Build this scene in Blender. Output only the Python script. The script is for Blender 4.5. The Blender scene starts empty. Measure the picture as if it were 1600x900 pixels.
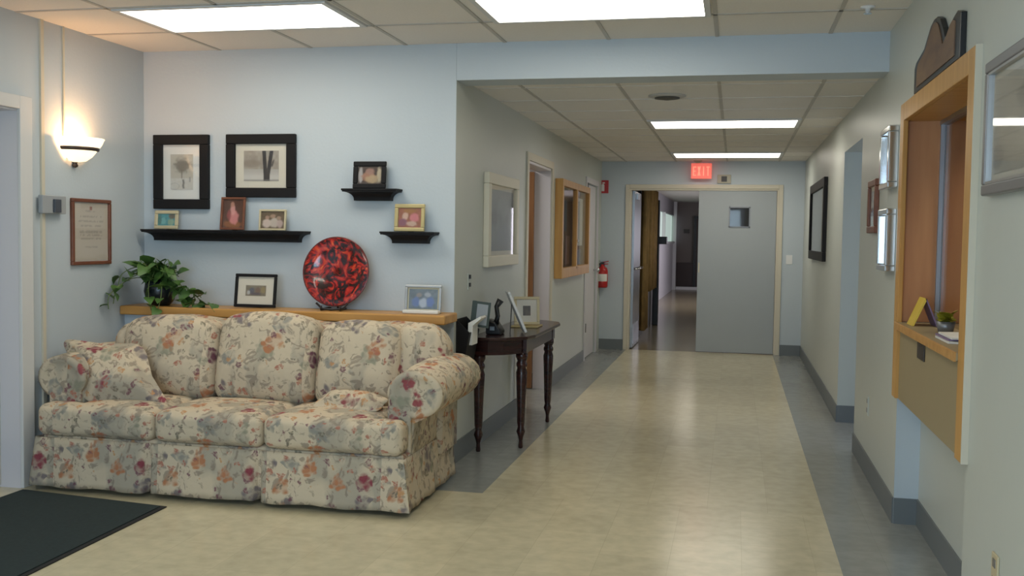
import bpy, math, random
from mathutils import Vector, Matrix
from math import sin, cos, pi, radians as rad
random.seed(7)
S = bpy.context.scene
C = S.collection

# ------------------------------------------------------------------ camera
YAW, PITCH, ROLL, EYE = .2157, .0504, .0142, 1.3841
F = Vector((-sin(YAW)*cos(PITCH), cos(YAW)*cos(PITCH), -sin(PITCH)))
R_ = Vector((cos(YAW), sin(YAW), 0)); U_ = R_.cross(F)
cr, ur = cos(ROLL)*R_+sin(ROLL)*U_, -sin(ROLL)*R_+cos(ROLL)*U_
cd = bpy.data.cameras.new('camera'); cam = bpy.data.objects.new('camera', cd); C.objects.link(cam)
cd.sensor_width = 36; cd.lens = 1587.25/1600*36; cd.clip_start = .05
m = Matrix((cr, ur, -F)).transposed().to_4x4(); m.translation = Vector((0, 0, EYE)); cam.matrix_world = m
S.camera = cam

# ------------------------------------------------------------------ light and exposure
S.view_settings.view_transform = 'Standard'; S.view_settings.look = 'None'
S.view_settings.gamma = 1; S.view_settings.use_curve_mapping = False
S.view_settings.exposure = 0.1
w = bpy.data.worlds.new('daylight'); S.world = w; w.use_nodes = True
w.node_tree.nodes['Background'].inputs[0].default_value = (.62, .8, 1, 1)
w.node_tree.nodes['Background'].inputs[1].default_value = 1.0
LAMP = 6.6                       # radiance of the ceiling diffusers
LAMP_COL = (1.0, .95, .82)
def area(name, loc, rot, sx, sy, e, col):
    l = bpy.data.lights.new(name, 'AREA'); l.shape = 'RECTANGLE'; l.size = sx; l.size_y = sy; l.energy = e; l.color = col
    o = bpy.data.objects.new(name, l); C.objects.link(o); o.location = loc; o.rotation_euler = rot; return o
area('daylight_through_front_window', (-1.3, -1.9, 1.4), (rad(90), 0, 0), 2.8, 1.5, 78, (.58, .8, 1.0))
area('added_far_wall_fill', (1.45, 22.5, 1.4), (0, rad(90), 0), 1.2, 4.0, 60, (.92, .88, 1.0))  # added lamp, no opening here; brightens the wall under the far window
area('added_side_hall_fill', (2.8, 7.54, 1.4), (0, rad(90), 0), 1.4, .9, 9, (.75, .82, 1.0))  # added lamp before a solid wall; lifts the doorway reveal
area('added_side_room_fill', (-2.6, 8.6, 2.3), (0, 0, 0), .6, .6, 14, (1, .93, .85))  # added lamp without a fixture; brightens the open door's jamb

# ------------------------------------------------------------------ the room's measures (metres)
XL, XC, XR, YB, YE = -3.712, -1.642, .792, 5.878, 12.612
HC, HH, HCC = 2.525, 2.308, 2.332
TILE = .61; GX = -.129

# ------------------------------------------------------------------ materials
def mat(name, col, rough=.6, metal=0, spec=.5, emit=None, es=0, noise=None, bump=None, coat=0):
    m = bpy.data.materials.new(name); m.use_nodes = True; nt = m.node_tree; b = nt.nodes['Principled BSDF']
    b.inputs['Base Color'].default_value = (*col, 1); b.inputs['Roughness'].default_value = rough
    b.inputs['Metallic'].default_value = metal; b.inputs['Specular IOR Level'].default_value = spec
    b.inputs['Coat Weight'].default_value = coat
    if emit: b.inputs['Emission Color'].default_value = (*emit, 1); b.inputs['Emission Strength'].default_value = es
    if noise or bump:
        tc = nt.nodes.new('ShaderNodeTexCoord')
    if noise:   # (scale, amount)
        n = nt.nodes.new('ShaderNodeTexNoise'); n.inputs['Scale'].default_value = noise[0]; n.inputs['Detail'].default_value = 5
        r = nt.nodes.new('ShaderNodeMix'); r.data_type = 'RGBA'
        r.inputs[6].default_value = (*[c*(1-noise[1]) for c in col], 1); r.inputs[7].default_value = (*[min(1, c*(1+noise[1])) for c in col], 1)
        nt.links.new(tc.outputs['Object'], n.inputs['Vector']); nt.links.new(n.outputs['Fac'], r.inputs[0]); nt.links.new(r.outputs[2], b.inputs['Base Color'])
    if bump:
        n = nt.nodes.new('ShaderNodeTexNoise'); n.inputs['Scale'].default_value = bump[0]; n.inputs['Detail'].default_value = 3
        k = nt.nodes.new('ShaderNodeBump'); k.inputs['Strength'].default_value = bump[1]; k.inputs['Distance'].default_value = .01
        nt.links.new(tc.outputs['Object'], n.inputs['Vector']); nt.links.new(n.outputs['Fac'], k.inputs['Height']); nt.links.new(k.outputs[0], b.inputs['Normal'])
    return m
def wood(name, a, b_, scale=(2, 2, 30), rough=.4):
    m = bpy.data.materials.new(name); m.use_nodes = True; nt = m.node_tree; b = nt.nodes['Principled BSDF']
    tc = nt.nodes.new('ShaderNodeTexCoord'); mp = nt.nodes.new('ShaderNodeMapping'); mp.inputs['Scale'].default_value = scale
    n = nt.nodes.new('ShaderNodeTexNoise'); n.inputs['Scale'].default_value = 1.5; n.inputs['Detail'].default_value = 6
    r = nt.nodes.new('ShaderNodeValToRGB'); r.color_ramp.elements[0].position = .3; r.color_ramp.elements[1].position = .72
    r.color_ramp.elements[0].color = (*a, 1); r.color_ramp.elements[1].color = (*b_, 1)
    nt.links.new(tc.outputs['Object'], mp.inputs[0]); nt.links.new(mp.outputs[0], n.inputs['Vector']); nt.links.new(n.outputs['Fac'], r.inputs[0])
    nt.links.new(r.outputs[0], b.inputs['Base Color']); b.inputs['Roughness'].default_value = rough
    return m
def attr_mat(name, rough=.5, emit=0):
    m = bpy.data.materials.new(name); m.use_nodes = True; nt = m.node_tree; b = nt.nodes['Principled BSDF']
    a = nt.nodes.new('ShaderNodeAttribute'); a.attribute_name = 'Col'; nt.links.new(a.outputs['Color'], b.inputs['Base Color'])
    b.inputs['Roughness'].default_value = rough; return m
def floral():
    m = bpy.data.materials.new('floral_fabric'); m.use_nodes = True; nt = m.node_tree; N = nt.nodes; L = nt.links
    b = N['Principled BSDF']; b.inputs['Roughness'].default_value = .9; b.inputs['Specular IOR Level'].default_value = .15
    tc0 = N.new('ShaderNodeTexCoord'); sx = N.new('ShaderNodeSeparateXYZ'); L.new(tc0.outputs['Object'], sx.inputs[0])
    wr = N.new('ShaderNodeMath'); wr.operation = 'WRAP'; wr.inputs[1].default_value = .305; wr.inputs[2].default_value = -.305; L.new(sx.outputs[0], wr.inputs[0])
    tcn = N.new('ShaderNodeCombineXYZ'); L.new(wr.outputs[0], tcn.inputs[0]); L.new(sx.outputs[1], tcn.inputs[1]); L.new(sx.outputs[2], tcn.inputs[2])
    class _T: outputs = {'Object': tcn.outputs[0]}
    tc = _T
    nz = N.new('ShaderNodeTexNoise'); nz.inputs['Scale'].default_value = 9; nz.inputs['Detail'].default_value = 3; L.new(tc.outputs['Object'], nz.inputs['Vector'])
    sc = N.new('ShaderNodeVectorMath'); sc.operation = 'SCALE'; sc.inputs['Scale'].default_value = .09; L.new(nz.outputs['Color'], sc.inputs[0])
    ad = N.new('ShaderNodeVectorMath'); L.new(tc.outputs['Object'], ad.inputs[0]); L.new(sc.outputs[0], ad.inputs[1])
    def mixc(fac, a, bc):
        x = N.new('ShaderNodeMix'); x.data_type = 'RGBA'
        L.new(fac, x.inputs[0]); L.new(a, x.inputs[6])
        if isinstance(bc, tuple): x.inputs[7].default_value = (*bc, 1)
        else: L.new(bc, x.inputs[7])
        return x.outputs[2]
    def ramp(src, p0, p1, v0=0, v1=1):
        r = N.new('ShaderNodeMapRange'); r.inputs['From Min'].default_value = p0; r.inputs['From Max'].default_value = p1
        r.inputs['To Min'].default_value = v0; r.inputs['To Max'].default_value = v1; L.new(src, r.inputs['Value']); return r.outputs[0]
    def mul(a, c):
        q = N.new('ShaderNodeMath'); q.operation = 'MULTIPLY'; L.new(a, q.inputs[0])
        if isinstance(c, float): q.inputs[1].default_value = c
        else: L.new(c, q.inputs[1])
        return q.outputs[0]
    base = N.new('ShaderNodeRGB'); base.outputs[0].default_value = (.61, .51, .375, 1); col = base.outputs[0]
    # faint grey-green upright bands and clouds
    mp = N.new('ShaderNodeMapping'); mp.inputs['Scale'].default_value = (6, 6, 1.6); L.new(ad.outputs[0], mp.inputs[0])
    n1 = N.new('ShaderNodeTexNoise'); n1.inputs['Scale'].default_value = 1.0; n1.inputs['Detail'].default_value = 2; L.new(mp.outputs[0], n1.inputs['Vector'])
    col = mixc(ramp(n1.outputs['Fac'], .52, .60, 0, .62), col, (.30, .28, .235))
    # leaf sprigs
    n2 = N.new('ShaderNodeTexNoise'); n2.inputs['Scale'].default_value = 20; n2.inputs['Detail'].default_value = 3; n2.inputs['Distortion'].default_value = 1.2; L.new(ad.outputs[0], n2.inputs['Vector'])
    col = mixc(ramp(n2.outputs['Fac'], .55, .62, 0, .62), col, (.22, .175, .14))
    def flowers(scale, rad_, soft, cols, amt, pick0, seedoff):
        mo = N.new('ShaderNodeMapping'); mo.inputs['Location'].default_value = (seedoff, seedoff*1.7, seedoff*.6); L.new(ad.outputs[0], mo.inputs[0])
        v = N.new('ShaderNodeTexVoronoi'); v.inputs['Scale'].default_value = scale; L.new(mo.outputs[0], v.inputs['Vector'])
        sep = N.new('ShaderNodeSeparateColor'); L.new(v.outputs['Color'], sep.inputs[0])
        rr = N.new('ShaderNodeValToRGB'); rr.color_ramp.interpolation = 'CONSTANT'
        el = rr.color_ramp.elements; el[0].color = (*cols[0], 1); el[0].position = 0; el[1].color = (*cols[1], 1); el[1].position = 1/len(cols)
        for i in range(2, len(cols)): e = el.new(i/len(cols)); e.color = (*cols[i], 1)
        L.new(sep.outputs[1], rr.inputs[0])
        # petals: a finer voronoi modulates the flower's tone
        v2 = N.new('ShaderNodeTexVoronoi'); v2.inputs['Scale'].default_value = scale*4.2; L.new(mo.outputs[0], v2.inputs['Vector'])
        d = N.new('ShaderNodeMath'); d.operation = 'MULTIPLY_ADD'; L.new(v2.outputs['Distance'], d.inputs[0]); d.inputs[1].default_value = .22; L.new(v.outputs['Distance'], d.inputs[2])
        f = mul(ramp(d.outputs[0], rad_+soft, rad_, 0, amt), ramp(sep.outputs[0], pick0, pick0+.02))
        f = mul(f, ramp(v2.outputs['Distance'], .7, .35, .35, 1))
        return f, rr.outputs[0]
    f, c = flowers(6.2, .40, .10, [(.24, .24, .22), (.13, .11, .135), (.27, .27, .20)], .8, .30, 3.1); col = mixc(f, col, c)
    f, c = flowers(6.6, .33, .09, [(.24, .035, .06), (.46, .19, .09), (.13, .035, .065), (.30, .06, .075)], .92, .15, 0.); col = mixc(f, col, c)
    f, c = flowers(17, .36, .08, [(.42, .16, .11), (.20, .09, .11), (.52, .27, .12), (.18, .16, .12)], .88, .12, 7.3); col = mixc(f, col, c)
    L.new(col, b.inputs['Base Color'])
    bn = N.new('ShaderNodeTexNoise'); bn.inputs['Scale'].default_value = 9; L.new(tc.outputs['Object'], bn.inputs['Vector'])
    bp = N.new('ShaderNodeBump'); bp.inputs['Strength'].default_value = .5; bp.inputs['Distance'].default_value = .02; L.new(bn.outputs['Fac'], bp.inputs['Height']); L.new(bp.outputs[0], b.inputs['Normal'])
    return m
def floor_mat(name, col, amt=.05):
    m = bpy.data.materials.new(name); m.use_nodes = True; nt = m.node_tree; N = nt.nodes; L = nt.links; b = N['Principled BSDF']
    tc = N.new('ShaderNodeTexCoord'); br = N.new('ShaderNodeTexBrick'); br.offset = 0; br.squash = 1
    br.inputs['Scale'].default_value = 1; br.inputs['Brick Width'].default_value = .305; br.inputs['Row Height'].default_value = .305
    br.inputs['Mortar Size'].default_value = .0012
    br.inputs['Color1'].default_value = (*[c*(1-amt) for c in col], 1); br.inputs['Color2'].default_value = (*[c*(1+amt) for c in col], 1)
    br.inputs['Mortar'].default_value = (*[c*.86 for c in col], 1)
    n = N.new('ShaderNodeTexNoise'); n.inputs['Scale'].default_value = 14; n.inputs['Detail'].default_value = 6
    x = N.new('ShaderNodeMix'); x.data_type = 'RGBA'; x.blend_type = 'MULTIPLY'; x.inputs[0].default_value = 1
    r = N.new('ShaderNodeValToRGB'); r.color_ramp.elements[0].position = .3; r.color_ramp.elements[0].color = (.86, .86, .86, 1); r.color_ramp.elements[1].position = .65
    L.new(tc.outputs['Object'], br.inputs[0]); L.new(tc.outputs['Object'], n.inputs['Vector']); L.new(n.outputs['Fac'], r.inputs[0])
    L.new(br.outputs[0], x.inputs[6]); L.new(r.outputs[0], x.inputs[7]); L.new(x.outputs[2], b.inputs['Base Color'])
    b.inputs['Roughness'].default_value = .2; b.inputs['Specular IOR Level'].default_value = .55
    n3 = N.new('ShaderNodeTexNoise'); n3.inputs['Scale'].default_value = 2.2; bp = N.new('ShaderNodeBump'); bp.inputs['Strength'].default_value = .12; bp.inputs['Distance'].default_value = .01
    L.new(tc.outputs['Object'], n3.inputs['Vector']); L.new(n3.outputs['Fac'], bp.inputs['Height']); L.new(bp.outputs[0], b.inputs['Normal'])
    return m
def glass_mat(name, tint=(1, 1, 1), refl=1.0):
    m = bpy.data.materials.new(name); m.use_nodes = True; nt = m.node_tree; N = nt.nodes; L = nt.links; N.remove(N['Principled BSDF'])
    t = N.new('ShaderNodeBsdfTransparent'); t.inputs[0].default_value = (*tint, 1); g = N.new('ShaderNodeBsdfGlossy'); g.inputs['Roughness'].default_value = .03
    fr = N.new('ShaderNodeLayerWeight'); fr.inputs[0].default_value = .5; mx = N.new('ShaderNodeMixShader')
    pw = N.new('ShaderNodeMath'); pw.operation = 'POWER'; pw.inputs[1].default_value = 4.5; L.new(fr.outputs['Facing'], pw.inputs[0])
    mu = N.new('ShaderNodeMath'); mu.operation = 'MULTIPLY_ADD'; mu.inputs[1].default_value = .8*refl; mu.inputs[2].default_value = .035*refl; L.new(pw.outputs[0], mu.inputs[0])
    L.new(mu.outputs[0], mx.inputs[0]); L.new(t.outputs[0], mx.inputs[1]); L.new(g.outputs[0], mx.inputs[2]); L.new(mx.outputs[0], N['Material Output'].inputs[0]); return m
def plate_mat():
    m = bpy.data.materials.new('marbled_red_glaze'); m.use_nodes = True; nt = m.node_tree; N = nt.nodes; L = nt.links; b = N['Principled BSDF']
    tc = N.new('ShaderNodeTexCoord'); n = N.new('ShaderNodeTexNoise'); n.inputs['Scale'].default_value = 13; n.inputs['Detail'].default_value = 4; n.inputs['Distortion'].default_value = 2.2
    r = N.new('ShaderNodeValToRGB'); e = r.color_ramp.elements
    e[0].position = .42; e[0].color = (.02, .003, .003, 1); e[1].position = .75; e[1].color = (.75, .22, .03, 1)
    k = e.new(.49); k.color = (.16, .006, .006, 1); k = e.new(.57); k.color = (.5, .02, .012, 1); k = e.new(.66); k.color = (.62, .07, .015, 1)
    L.new(tc.outputs['Object'], n.inputs['Vector']); L.new(n.outputs['Fac'], r.inputs[0]); L.new(r.outputs[0], b.inputs['Base Color'])
    b.inputs['Roughness'].default_value = .16; b.inputs['Coat Weight'].default_value = .6
    return m

M = dict(
 wall=mat('pale_blue_paint', (.515, .575, .625), .55, noise=(1.2, .02), bump=(60, .08)),
 wallc=mat('blue_paint_bounce_tint', (.535, .565, .53), .38, noise=(1.2, .02), bump=(5, .22)),  # same pale blue paint, with warm floor bounce mixed into the colour
 tile=mat('ceiling_tile', (.80, .765, .72), .9, noise=(90, .06)),
 tbar=mat('ceiling_grid', (.50, .475, .44), .6), tbarx=mat('ceiling_grid_faint', (.66, .63, .59), .8),
 base=mat('grey_vinyl_base', (.155, .172, .18), .45),
 cream=floor_mat('cream_vinyl_tile', (.62, .555, .385)), grey=floor_mat('grey_vinyl_tile', (.285, .295, .28)),
 white=mat('white_gloss_paint', (.66, .66, .66), .4), lilac=mat('lilac_white_paint', (.66, .64, .68), .4),
 creamtrim=mat('cream_paint', (.62, .57, .46), .45),
 doorgrey=mat('grey_door_paint', (.36, .39, .41), .42, noise=(3, .03)), doorwhite=mat('off_white_door', (.62, .61, .57), .5),
 steel=mat('brushed_steel', (.42, .44, .47), .35, 1), chrome=mat('chrome', (.75, .76, .78), .15, 1), kick=mat('kick_plate_steel', (.36, .37, .4), .4, .7),
 black=mat('black_lacquer', (.012, .012, .014), .35), blackw=mat('black_painted_wood', (.012, .011, .012), .55, spec=.2),
 darkwood=wood('dark_mahogany', (.018, .006, .006), (.045, .014, .012), rough=.22),
 oak=wood('golden_oak', (.46, .22, .05), (.60, .33, .10), (1, 20, 12)),
 oakv=wood('golden_oak_upright', (.50, .25, .06), (.62, .35, .10), (14, 14, 1.2)),
 cherry=wood('reddish_wood', (.44, .185, .075), (.56, .27, .12), (10, 10, 1.0)),
 brown=wood('brown_door_wood', (.22, .10, .045), (.32, .16, .07), (14, 14, 1.5)),
 maroon=wood('red_brown_frame_wood', (.14, .045, .022), (.2, .07, .035), (10, 10, 10)),
 tan=mat('tan_laminate', (.33, .265, .155), .5, noise=(4, .04)),
 floral=floral(), glass=glass_mat('clear_glass', refl=.8), winglass=glass_mat('window_glass', (.9, .88, .85), .3), dim_glass=glass_mat('tinted_glass', (.75, .72, .66)),
 paper=mat('paper_white', (.75, .74, .70), .7), ivory=mat('ivory_mat_board', (.66, .62, .53), .7), whitemat=mat('white_mat_board', (.74, .74, .72), .7),
 picture=attr_mat('printed_picture', .35),
 lamp=mat('lamp_diffuser', (.8, .8, .8), .5, emit=LAMP_COL, es=LAMP),
 bowl=mat('frosted_glass_bowl', (.8, .76, .68), .4, emit=(1, .80, .52), es=1.35),
 bronze=mat('dark_bronze', (.10, .07, .055), .4, .6), plate=plate_mat(),
 leaf=mat('leaf_green', (.075, .16, .035), .45, noise=(18, .45)), vine=mat('vine_stem', (.14, .2, .06), .6), pot=mat('dark_green_pot', (.012, .017, .02), .25),
 matgreen=mat('dark_green_carpet', (.016, .028, .030), .95, noise=(60, .35)), matedge=mat('black_rubber', (.01, .01, .012), .7),
 red=mat('red_enamel', (.45, .02, .02), .3), redsign=mat('red_sign', (.42, .03, .035), .5), signwhite=mat('white_print', (.8, .8, .8), .5),
 exitface=mat('lit_exit_face', (.5, .12, .1), .5, emit=(1, .17, .12), es=.62), exitred=mat('lit_exit_letters', (.8, .1, .05), .5, emit=(1, .30, .2), es=1.0),
 beige=mat('beige_plastic', (.45, .42, .33), .5), silver=mat('silver_frame_metal', (.42, .42, .42), .35, .7), pewter=mat('dull_pewter', (.25, .25, .26), .4, .6),
 sheendoor=mat('glossy_grey_door', (.33, .35, .38), .25, .5),
 ivoryframe=mat('ivory_frame_paint', (.70, .66, .54), .4),
 gold=mat('pale_gold_frame', (.52, .42, .2), .4, .25), champagne=mat('champagne_frame', (.6, .52, .34), .4, .2),
 yellow=mat('yellow_card', (.72, .52, .07), .5), purple=mat('purple_leaflet', (.2, .14, .26), .5), ygreen=mat('yellow_green_leaf', (.36, .34, .03), .5),
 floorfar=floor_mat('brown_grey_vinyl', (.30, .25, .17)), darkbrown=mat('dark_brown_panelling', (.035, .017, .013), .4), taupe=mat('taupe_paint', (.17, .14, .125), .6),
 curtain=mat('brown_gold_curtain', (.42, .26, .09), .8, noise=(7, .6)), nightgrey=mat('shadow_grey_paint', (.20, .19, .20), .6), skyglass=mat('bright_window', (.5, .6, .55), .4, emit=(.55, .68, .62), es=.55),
 thermo=mat('thermostat_grey', (.06, .07, .09), .4), greyplate=mat('grey_plate', (.33, .35, .37), .5), green=mat('dark_green_cover', (.05, .07, .06), .5),
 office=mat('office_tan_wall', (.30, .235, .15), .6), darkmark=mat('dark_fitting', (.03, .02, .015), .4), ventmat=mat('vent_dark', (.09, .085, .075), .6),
)

# ------------------------------------------------------------------ mesh building
class MB:
    def __init__(s): s.v = []; s.f = []; s.sm = []; s.col = None
    def add(s, vs, fs, smooth=False):
        o = len(s.v); s.v += [Vector(v) for v in vs]; s.f += [tuple(i+o for i in f) for f in fs]; s.sm += [smooth]*len(fs); return s
    def box(s, x0, x1, y0, y1, z0, z1):
        v = [(x, y, z) for x in (x0, x1) for y in (y0, y1) for z in (z0, z1)]
        return s.add(v, [(0, 1, 3, 2), (4, 6, 7, 5), (0, 4, 5, 1), (2, 3, 7, 6), (0, 2, 6, 4), (1, 5, 7, 3)])
    def prism(s, poly, ax, a, b, smooth=False):      # poly in the two other axes, in xyz order
        def p(q, t): q = list(q); q.insert('xyz'.index(ax), t); return q
        n = len(poly); vs = [p(q, a) for q in poly]+[p(q, b) for q in poly]
        s.add(vs, [(i, (i+1) % n, n+(i+1) % n, n+i) for i in range(n)], smooth)
        o = len(s.v)-2*n; s.f += [tuple(o+i for i in range(n))[::-1], tuple(o+n+i for i in range(n))]; s.sm += [False, False]; return s
    def loft(s, rings, smooth=True, cap=True):
        n = len(rings[0]); vs = [v for r in rings for v in r]; fs = []
        for k in range(len(rings)-1):
            for i in range(n): fs.append((k*n+i, k*n+(i+1) % n, (k+1)*n+(i+1) % n, (k+1)*n+i))
        o = len(s.v); s.add(vs, fs, smooth)
        if cap:
            s.f += [tuple(o+i for i in range(n))[::-1], tuple(o+(len(rings)-1)*n+i for i in range(n))]; s.sm += [False, False]
        return s
    def lathe(s, prof, c, seg=20, a0=0, a1=2*pi, smooth=True, axis='z', cap=True):
        rings = []; full = abs(a1-a0-2*pi) < 1e-6
        cols = [a0+(a1-a0)*i/seg for i in range(seg if full else seg+1)]
        for r, z in prof:
            ring = []
            for a in cols:
                p = (r*cos(a), r*sin(a), z)
                if axis == 'y': p = (p[0], z, p[1])
                if axis == 'x': p = (z, p[0], p[1])
                ring.append((c[0]+p[0], c[1]+p[1], c[2]+p[2]))
            rings.append(ring)
        return s.loft(rings, smooth, cap=cap) if full else s._open(rings, smooth)
    def _open(s, rings, smooth=True):
        n = len(rings[0]); fs = []
        for k in range(len(rings)-1):
            for i in range(n-1): fs.append((k*n+i, k*n+i+1, (k+1)*n+i+1, (k+1)*n+i))
        return s.add([v for r in rings for v in r], fs, smooth)
    def tube(s, pts, r, seg=8):
        pts = [Vector(p) for p in pts]; rings = []; rs = r if isinstance(r, (list, tuple)) else [r]*len(pts)
        for i, p in enumerate(pts):
            d = (pts[min(i+1, len(pts)-1)]-pts[max(i-1, 0)]).normalized()
            a = d.cross(Vector((0, 0, 1))); a = a.normalized() if a.length > 1e-3 else Vector((1, 0, 0)); b = d.cross(a)
            rings.append([p+a*(rs[i]*cos(2*pi*k/seg))+b*(rs[i]*sin(2*pi*k/seg)) for k in range(seg)])
        return s.loft(rings)
    def pillow(s, c, h, r, bulge=(0, 0, 0), rot=None, n=14, fn=None):   # rounded, crowned cushion: half sizes h
        h = Vector(h); c = Vector(c); vs = []; fs = []; idx = {}
        def w(t): return math.copysign(1-(1-abs(t))**1.5, t)
        def vert(p):
            k = tuple(round(q, 5) for q in p)
            if k in idx: return idx[k]
            q = Vector([p[i]*h[i] for i in range(3)]); inn = Vector([max(-(h[i]-r), min(h[i]-r, q[i])) for i in range(3)])
            d = q-inn; q2 = inn+(d.normalized()*r if d.length > 1e-9 else d)
            for i in range(3):
                j, l = [x for x in range(3) if x != i]
                q2[i] += math.copysign(1, p[i])*(abs(p[i])**3)*bulge[i]*(1-p[j]**2)*(1-p[l]**2) if bulge[i] else 0
            if fn: q2 = fn(q2)
            if rot: q2 = rot @ q2
            vs.append(q2+c); idx[k] = len(vs)-1; return idx[k]
        for ax in range(3):
            for sg in (-1, 1):
                for i in range(n):
                    for j in range(n):
                        q = []
                        for (a, b) in ((i, j), (i+1, j), (i+1, j+1), (i, j+1)):
                            p = [0, 0, 0]; p[ax] = sg; p[(ax+1) % 3] = w(2*a/n-1); p[(ax+2) % 3] = w(2*b/n-1); q.append(vert(p))
                        fs.append(tuple(q if sg > 0 else q[::-1]))
        return s.add(vs, fs, True)
    def xform(s, mtx): s.v = [mtx @ v for v in s.v]; return s
    def build(s, name, material, root=None, bevel=0, mod=None, local=False):
        me = bpy.data.meshes.new(name); o = bpy.data.objects.new(name, me); C.objects.link(o)
        if root is None:
            xs = [v.x for v in s.v]; ys = [v.y for v in s.v]; zs = [v.z for v in s.v]
            off = Vector(((min(xs)+max(xs))/2, (min(ys)+max(ys))/2, min(zs))); o.location = off
        else:
            off = Vector((0, 0, 0)) if (local or root.get('_local')) else worldloc(root); o.parent = root
        me.from_pydata([v-off for v in s.v], [], s.f); me.update()
        for p, q in zip(me.polygons, s.sm): p.use_smooth = q
        me.materials.append(M[material] if isinstance(material, str) else material)
        if s.col is not None:
            ca = me.color_attributes.new('Col', 'FLOAT_COLOR', 'POINT')
            for i, c in enumerate(s.col): ca.data[i].color = (*c, 1)
        if bevel:
            b = o.modifiers.new('bevel', 'BEVEL'); b.width = bevel; b.segments = 2; b.limit_method = 'ANGLE'
        return o
def worldloc(o):
    l = Vector(o.location); p = o.parent
    while p: l = l+Vector(p.location); p = p.parent
    return l
def tag(o, label=None, cat=None, group=None, kind=None):
    if label: o['label'] = label
    if cat: o['category'] = cat
    if group: o['group'] = group
    if kind: o['kind'] = kind
    return o
LOCALS = []
def thing(name, loc, label=None, cat=None, group=None, rot=None, kind=None):
    o = bpy.data.objects.new(name, None); C.objects.link(o); o.location = loc; o.empty_display_size = .1
    if rot is not None: o.rotation_euler = rot; o['_local'] = True; LOCALS.append(o)
    return tag(o, label, cat, group, kind)
def struct(name, mb, m, bevel=0): return tag(mb.build(name, m, bevel=bevel), kind='structure')
def B(*a): return MB().box(*a)
def rnd(a, b): return a+(b-a)*random.random()

# ------------------------------------------------------------------ floor
struct('floor', B(XL-.3, .47, -2, YB-.616, -.06, 0), 'cream')
struct('floor', B(-1.30, .47, YB-.616, YE+.05, -.06, 0), 'cream')
struct('floor', B(XL-.3, -1.30, YB-.616, YE+.05, -.06, 0), 'grey')
struct('floor', B(.47, 3.3, -2, YE+.05, -.06, 0), 'grey')
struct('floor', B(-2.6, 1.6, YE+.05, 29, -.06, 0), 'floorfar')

# ------------------------------------------------------------------ walls
WT = .14
XD = -3.83
struct('wall_left', B(XL-WT, XL, 4.72, YB+WT, 0, HC), 'wall')
struct('wall_left', B(XL-WT, XL, 3.72, 4.72, 2.03, HC), 'wall')
struct('wall_left', B(XL-WT, XL, -2, 3.72, 0, HC), 'wall')
struct('wall_back', B(XL, XC-WT, YB, YB+WT, 0, HC), 'wall')
# corridor, left side, with its two door openings
D1 = (8.02, 9.08); D2 = (11.3, 12.2); DT = 2.0
for a, b in ((YB, D1[0]), (D1[1], D2[0]), (D2[1], YE)):
    # the end that turns the corner belongs to the same wall
    struct('wall_corridor_left', B(XC-WT, XC, a, b, 0, HC), 'wallc')
for a, b in (D1, D2): struct('wall_corridor_left', B(XC-WT, XC, a, b, DT, HC), 'wallc')
# blue face of the corner (front of the wall end)
struct('wall_back', B(XC-WT, XC-.001, YB-.004, YB, 0, HC), 'wall')
struct('wall_header', B(XC, XR, YB-.003, YB+.23, HH, HC), 'wall')
# right side
NY0, NY1 = 3.72, 5.24; SY0, SY1 = 6.98, 8.1
struct('wall_right', B(XR, XR+WT, -2, NY0, 0, HC), 'wallc')
struct('wall_right', B(XR, XR+WT, NY0, NY1, 2.0, HC), 'wallc')
struct('wall_right', B(XR, XR+WT+.05, NY1, SY0, 0, HC), 'wallc')
struct('wall_right', B(XR, XR+WT, SY0, SY1, 2.06, HC), 'wallc')
struct('wall_right', B(XR, XR+WT, SY1, YE, 0, HC), 'wallc')
struct('wall_right', B(XR+WT, 3.0, SY1, SY1+WT, 0, HC), 'wall')
struct('wall_right', B(XR+WT+.05, 3.0, SY0-WT, SY0, 0, HC), 'wall')
struct('wall_right', B(2.86, 3.0, SY0, SY1, 0, HC), 'wall')
struct('wall_niche', B(.905, .965, NY0, NY1, 0, .628), 'wallc')
struct('wall_niche', B(XR+.0, .905, NY1-.004, NY1, 0, .628), 'wall')
# end of the corridor
EX0, EX1, ET = -1.29, .495, 2.0
struct('wall_end', B(XC-WT, EX0, YE, YE+WT, 0, HC), 'wall')
struct('wall_end', B(EX1, XR+WT, YE, YE+WT, 0, HC), 'wall')
struct('wall_end', B(EX0, EX1, YE, YE+WT, ET, HC), 'wall')
# behind the camera: front wall with a wide window
WX0, WX1 = -2.8, .2
struct('wall_front', B(XL-WT, WX0, -2.14, -2, 0, HC), 'wall')
struct('wall_front', B(WX1, XR+WT, -2.14, -2, 0, HC), 'wall')
struct('wall_front', B(WX0, WX1, -2.14, -2, 0, .6), 'wall')
struct('wall_front', B(WX0, WX1, -2.14, -2, 2.2, HC), 'wall')
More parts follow.
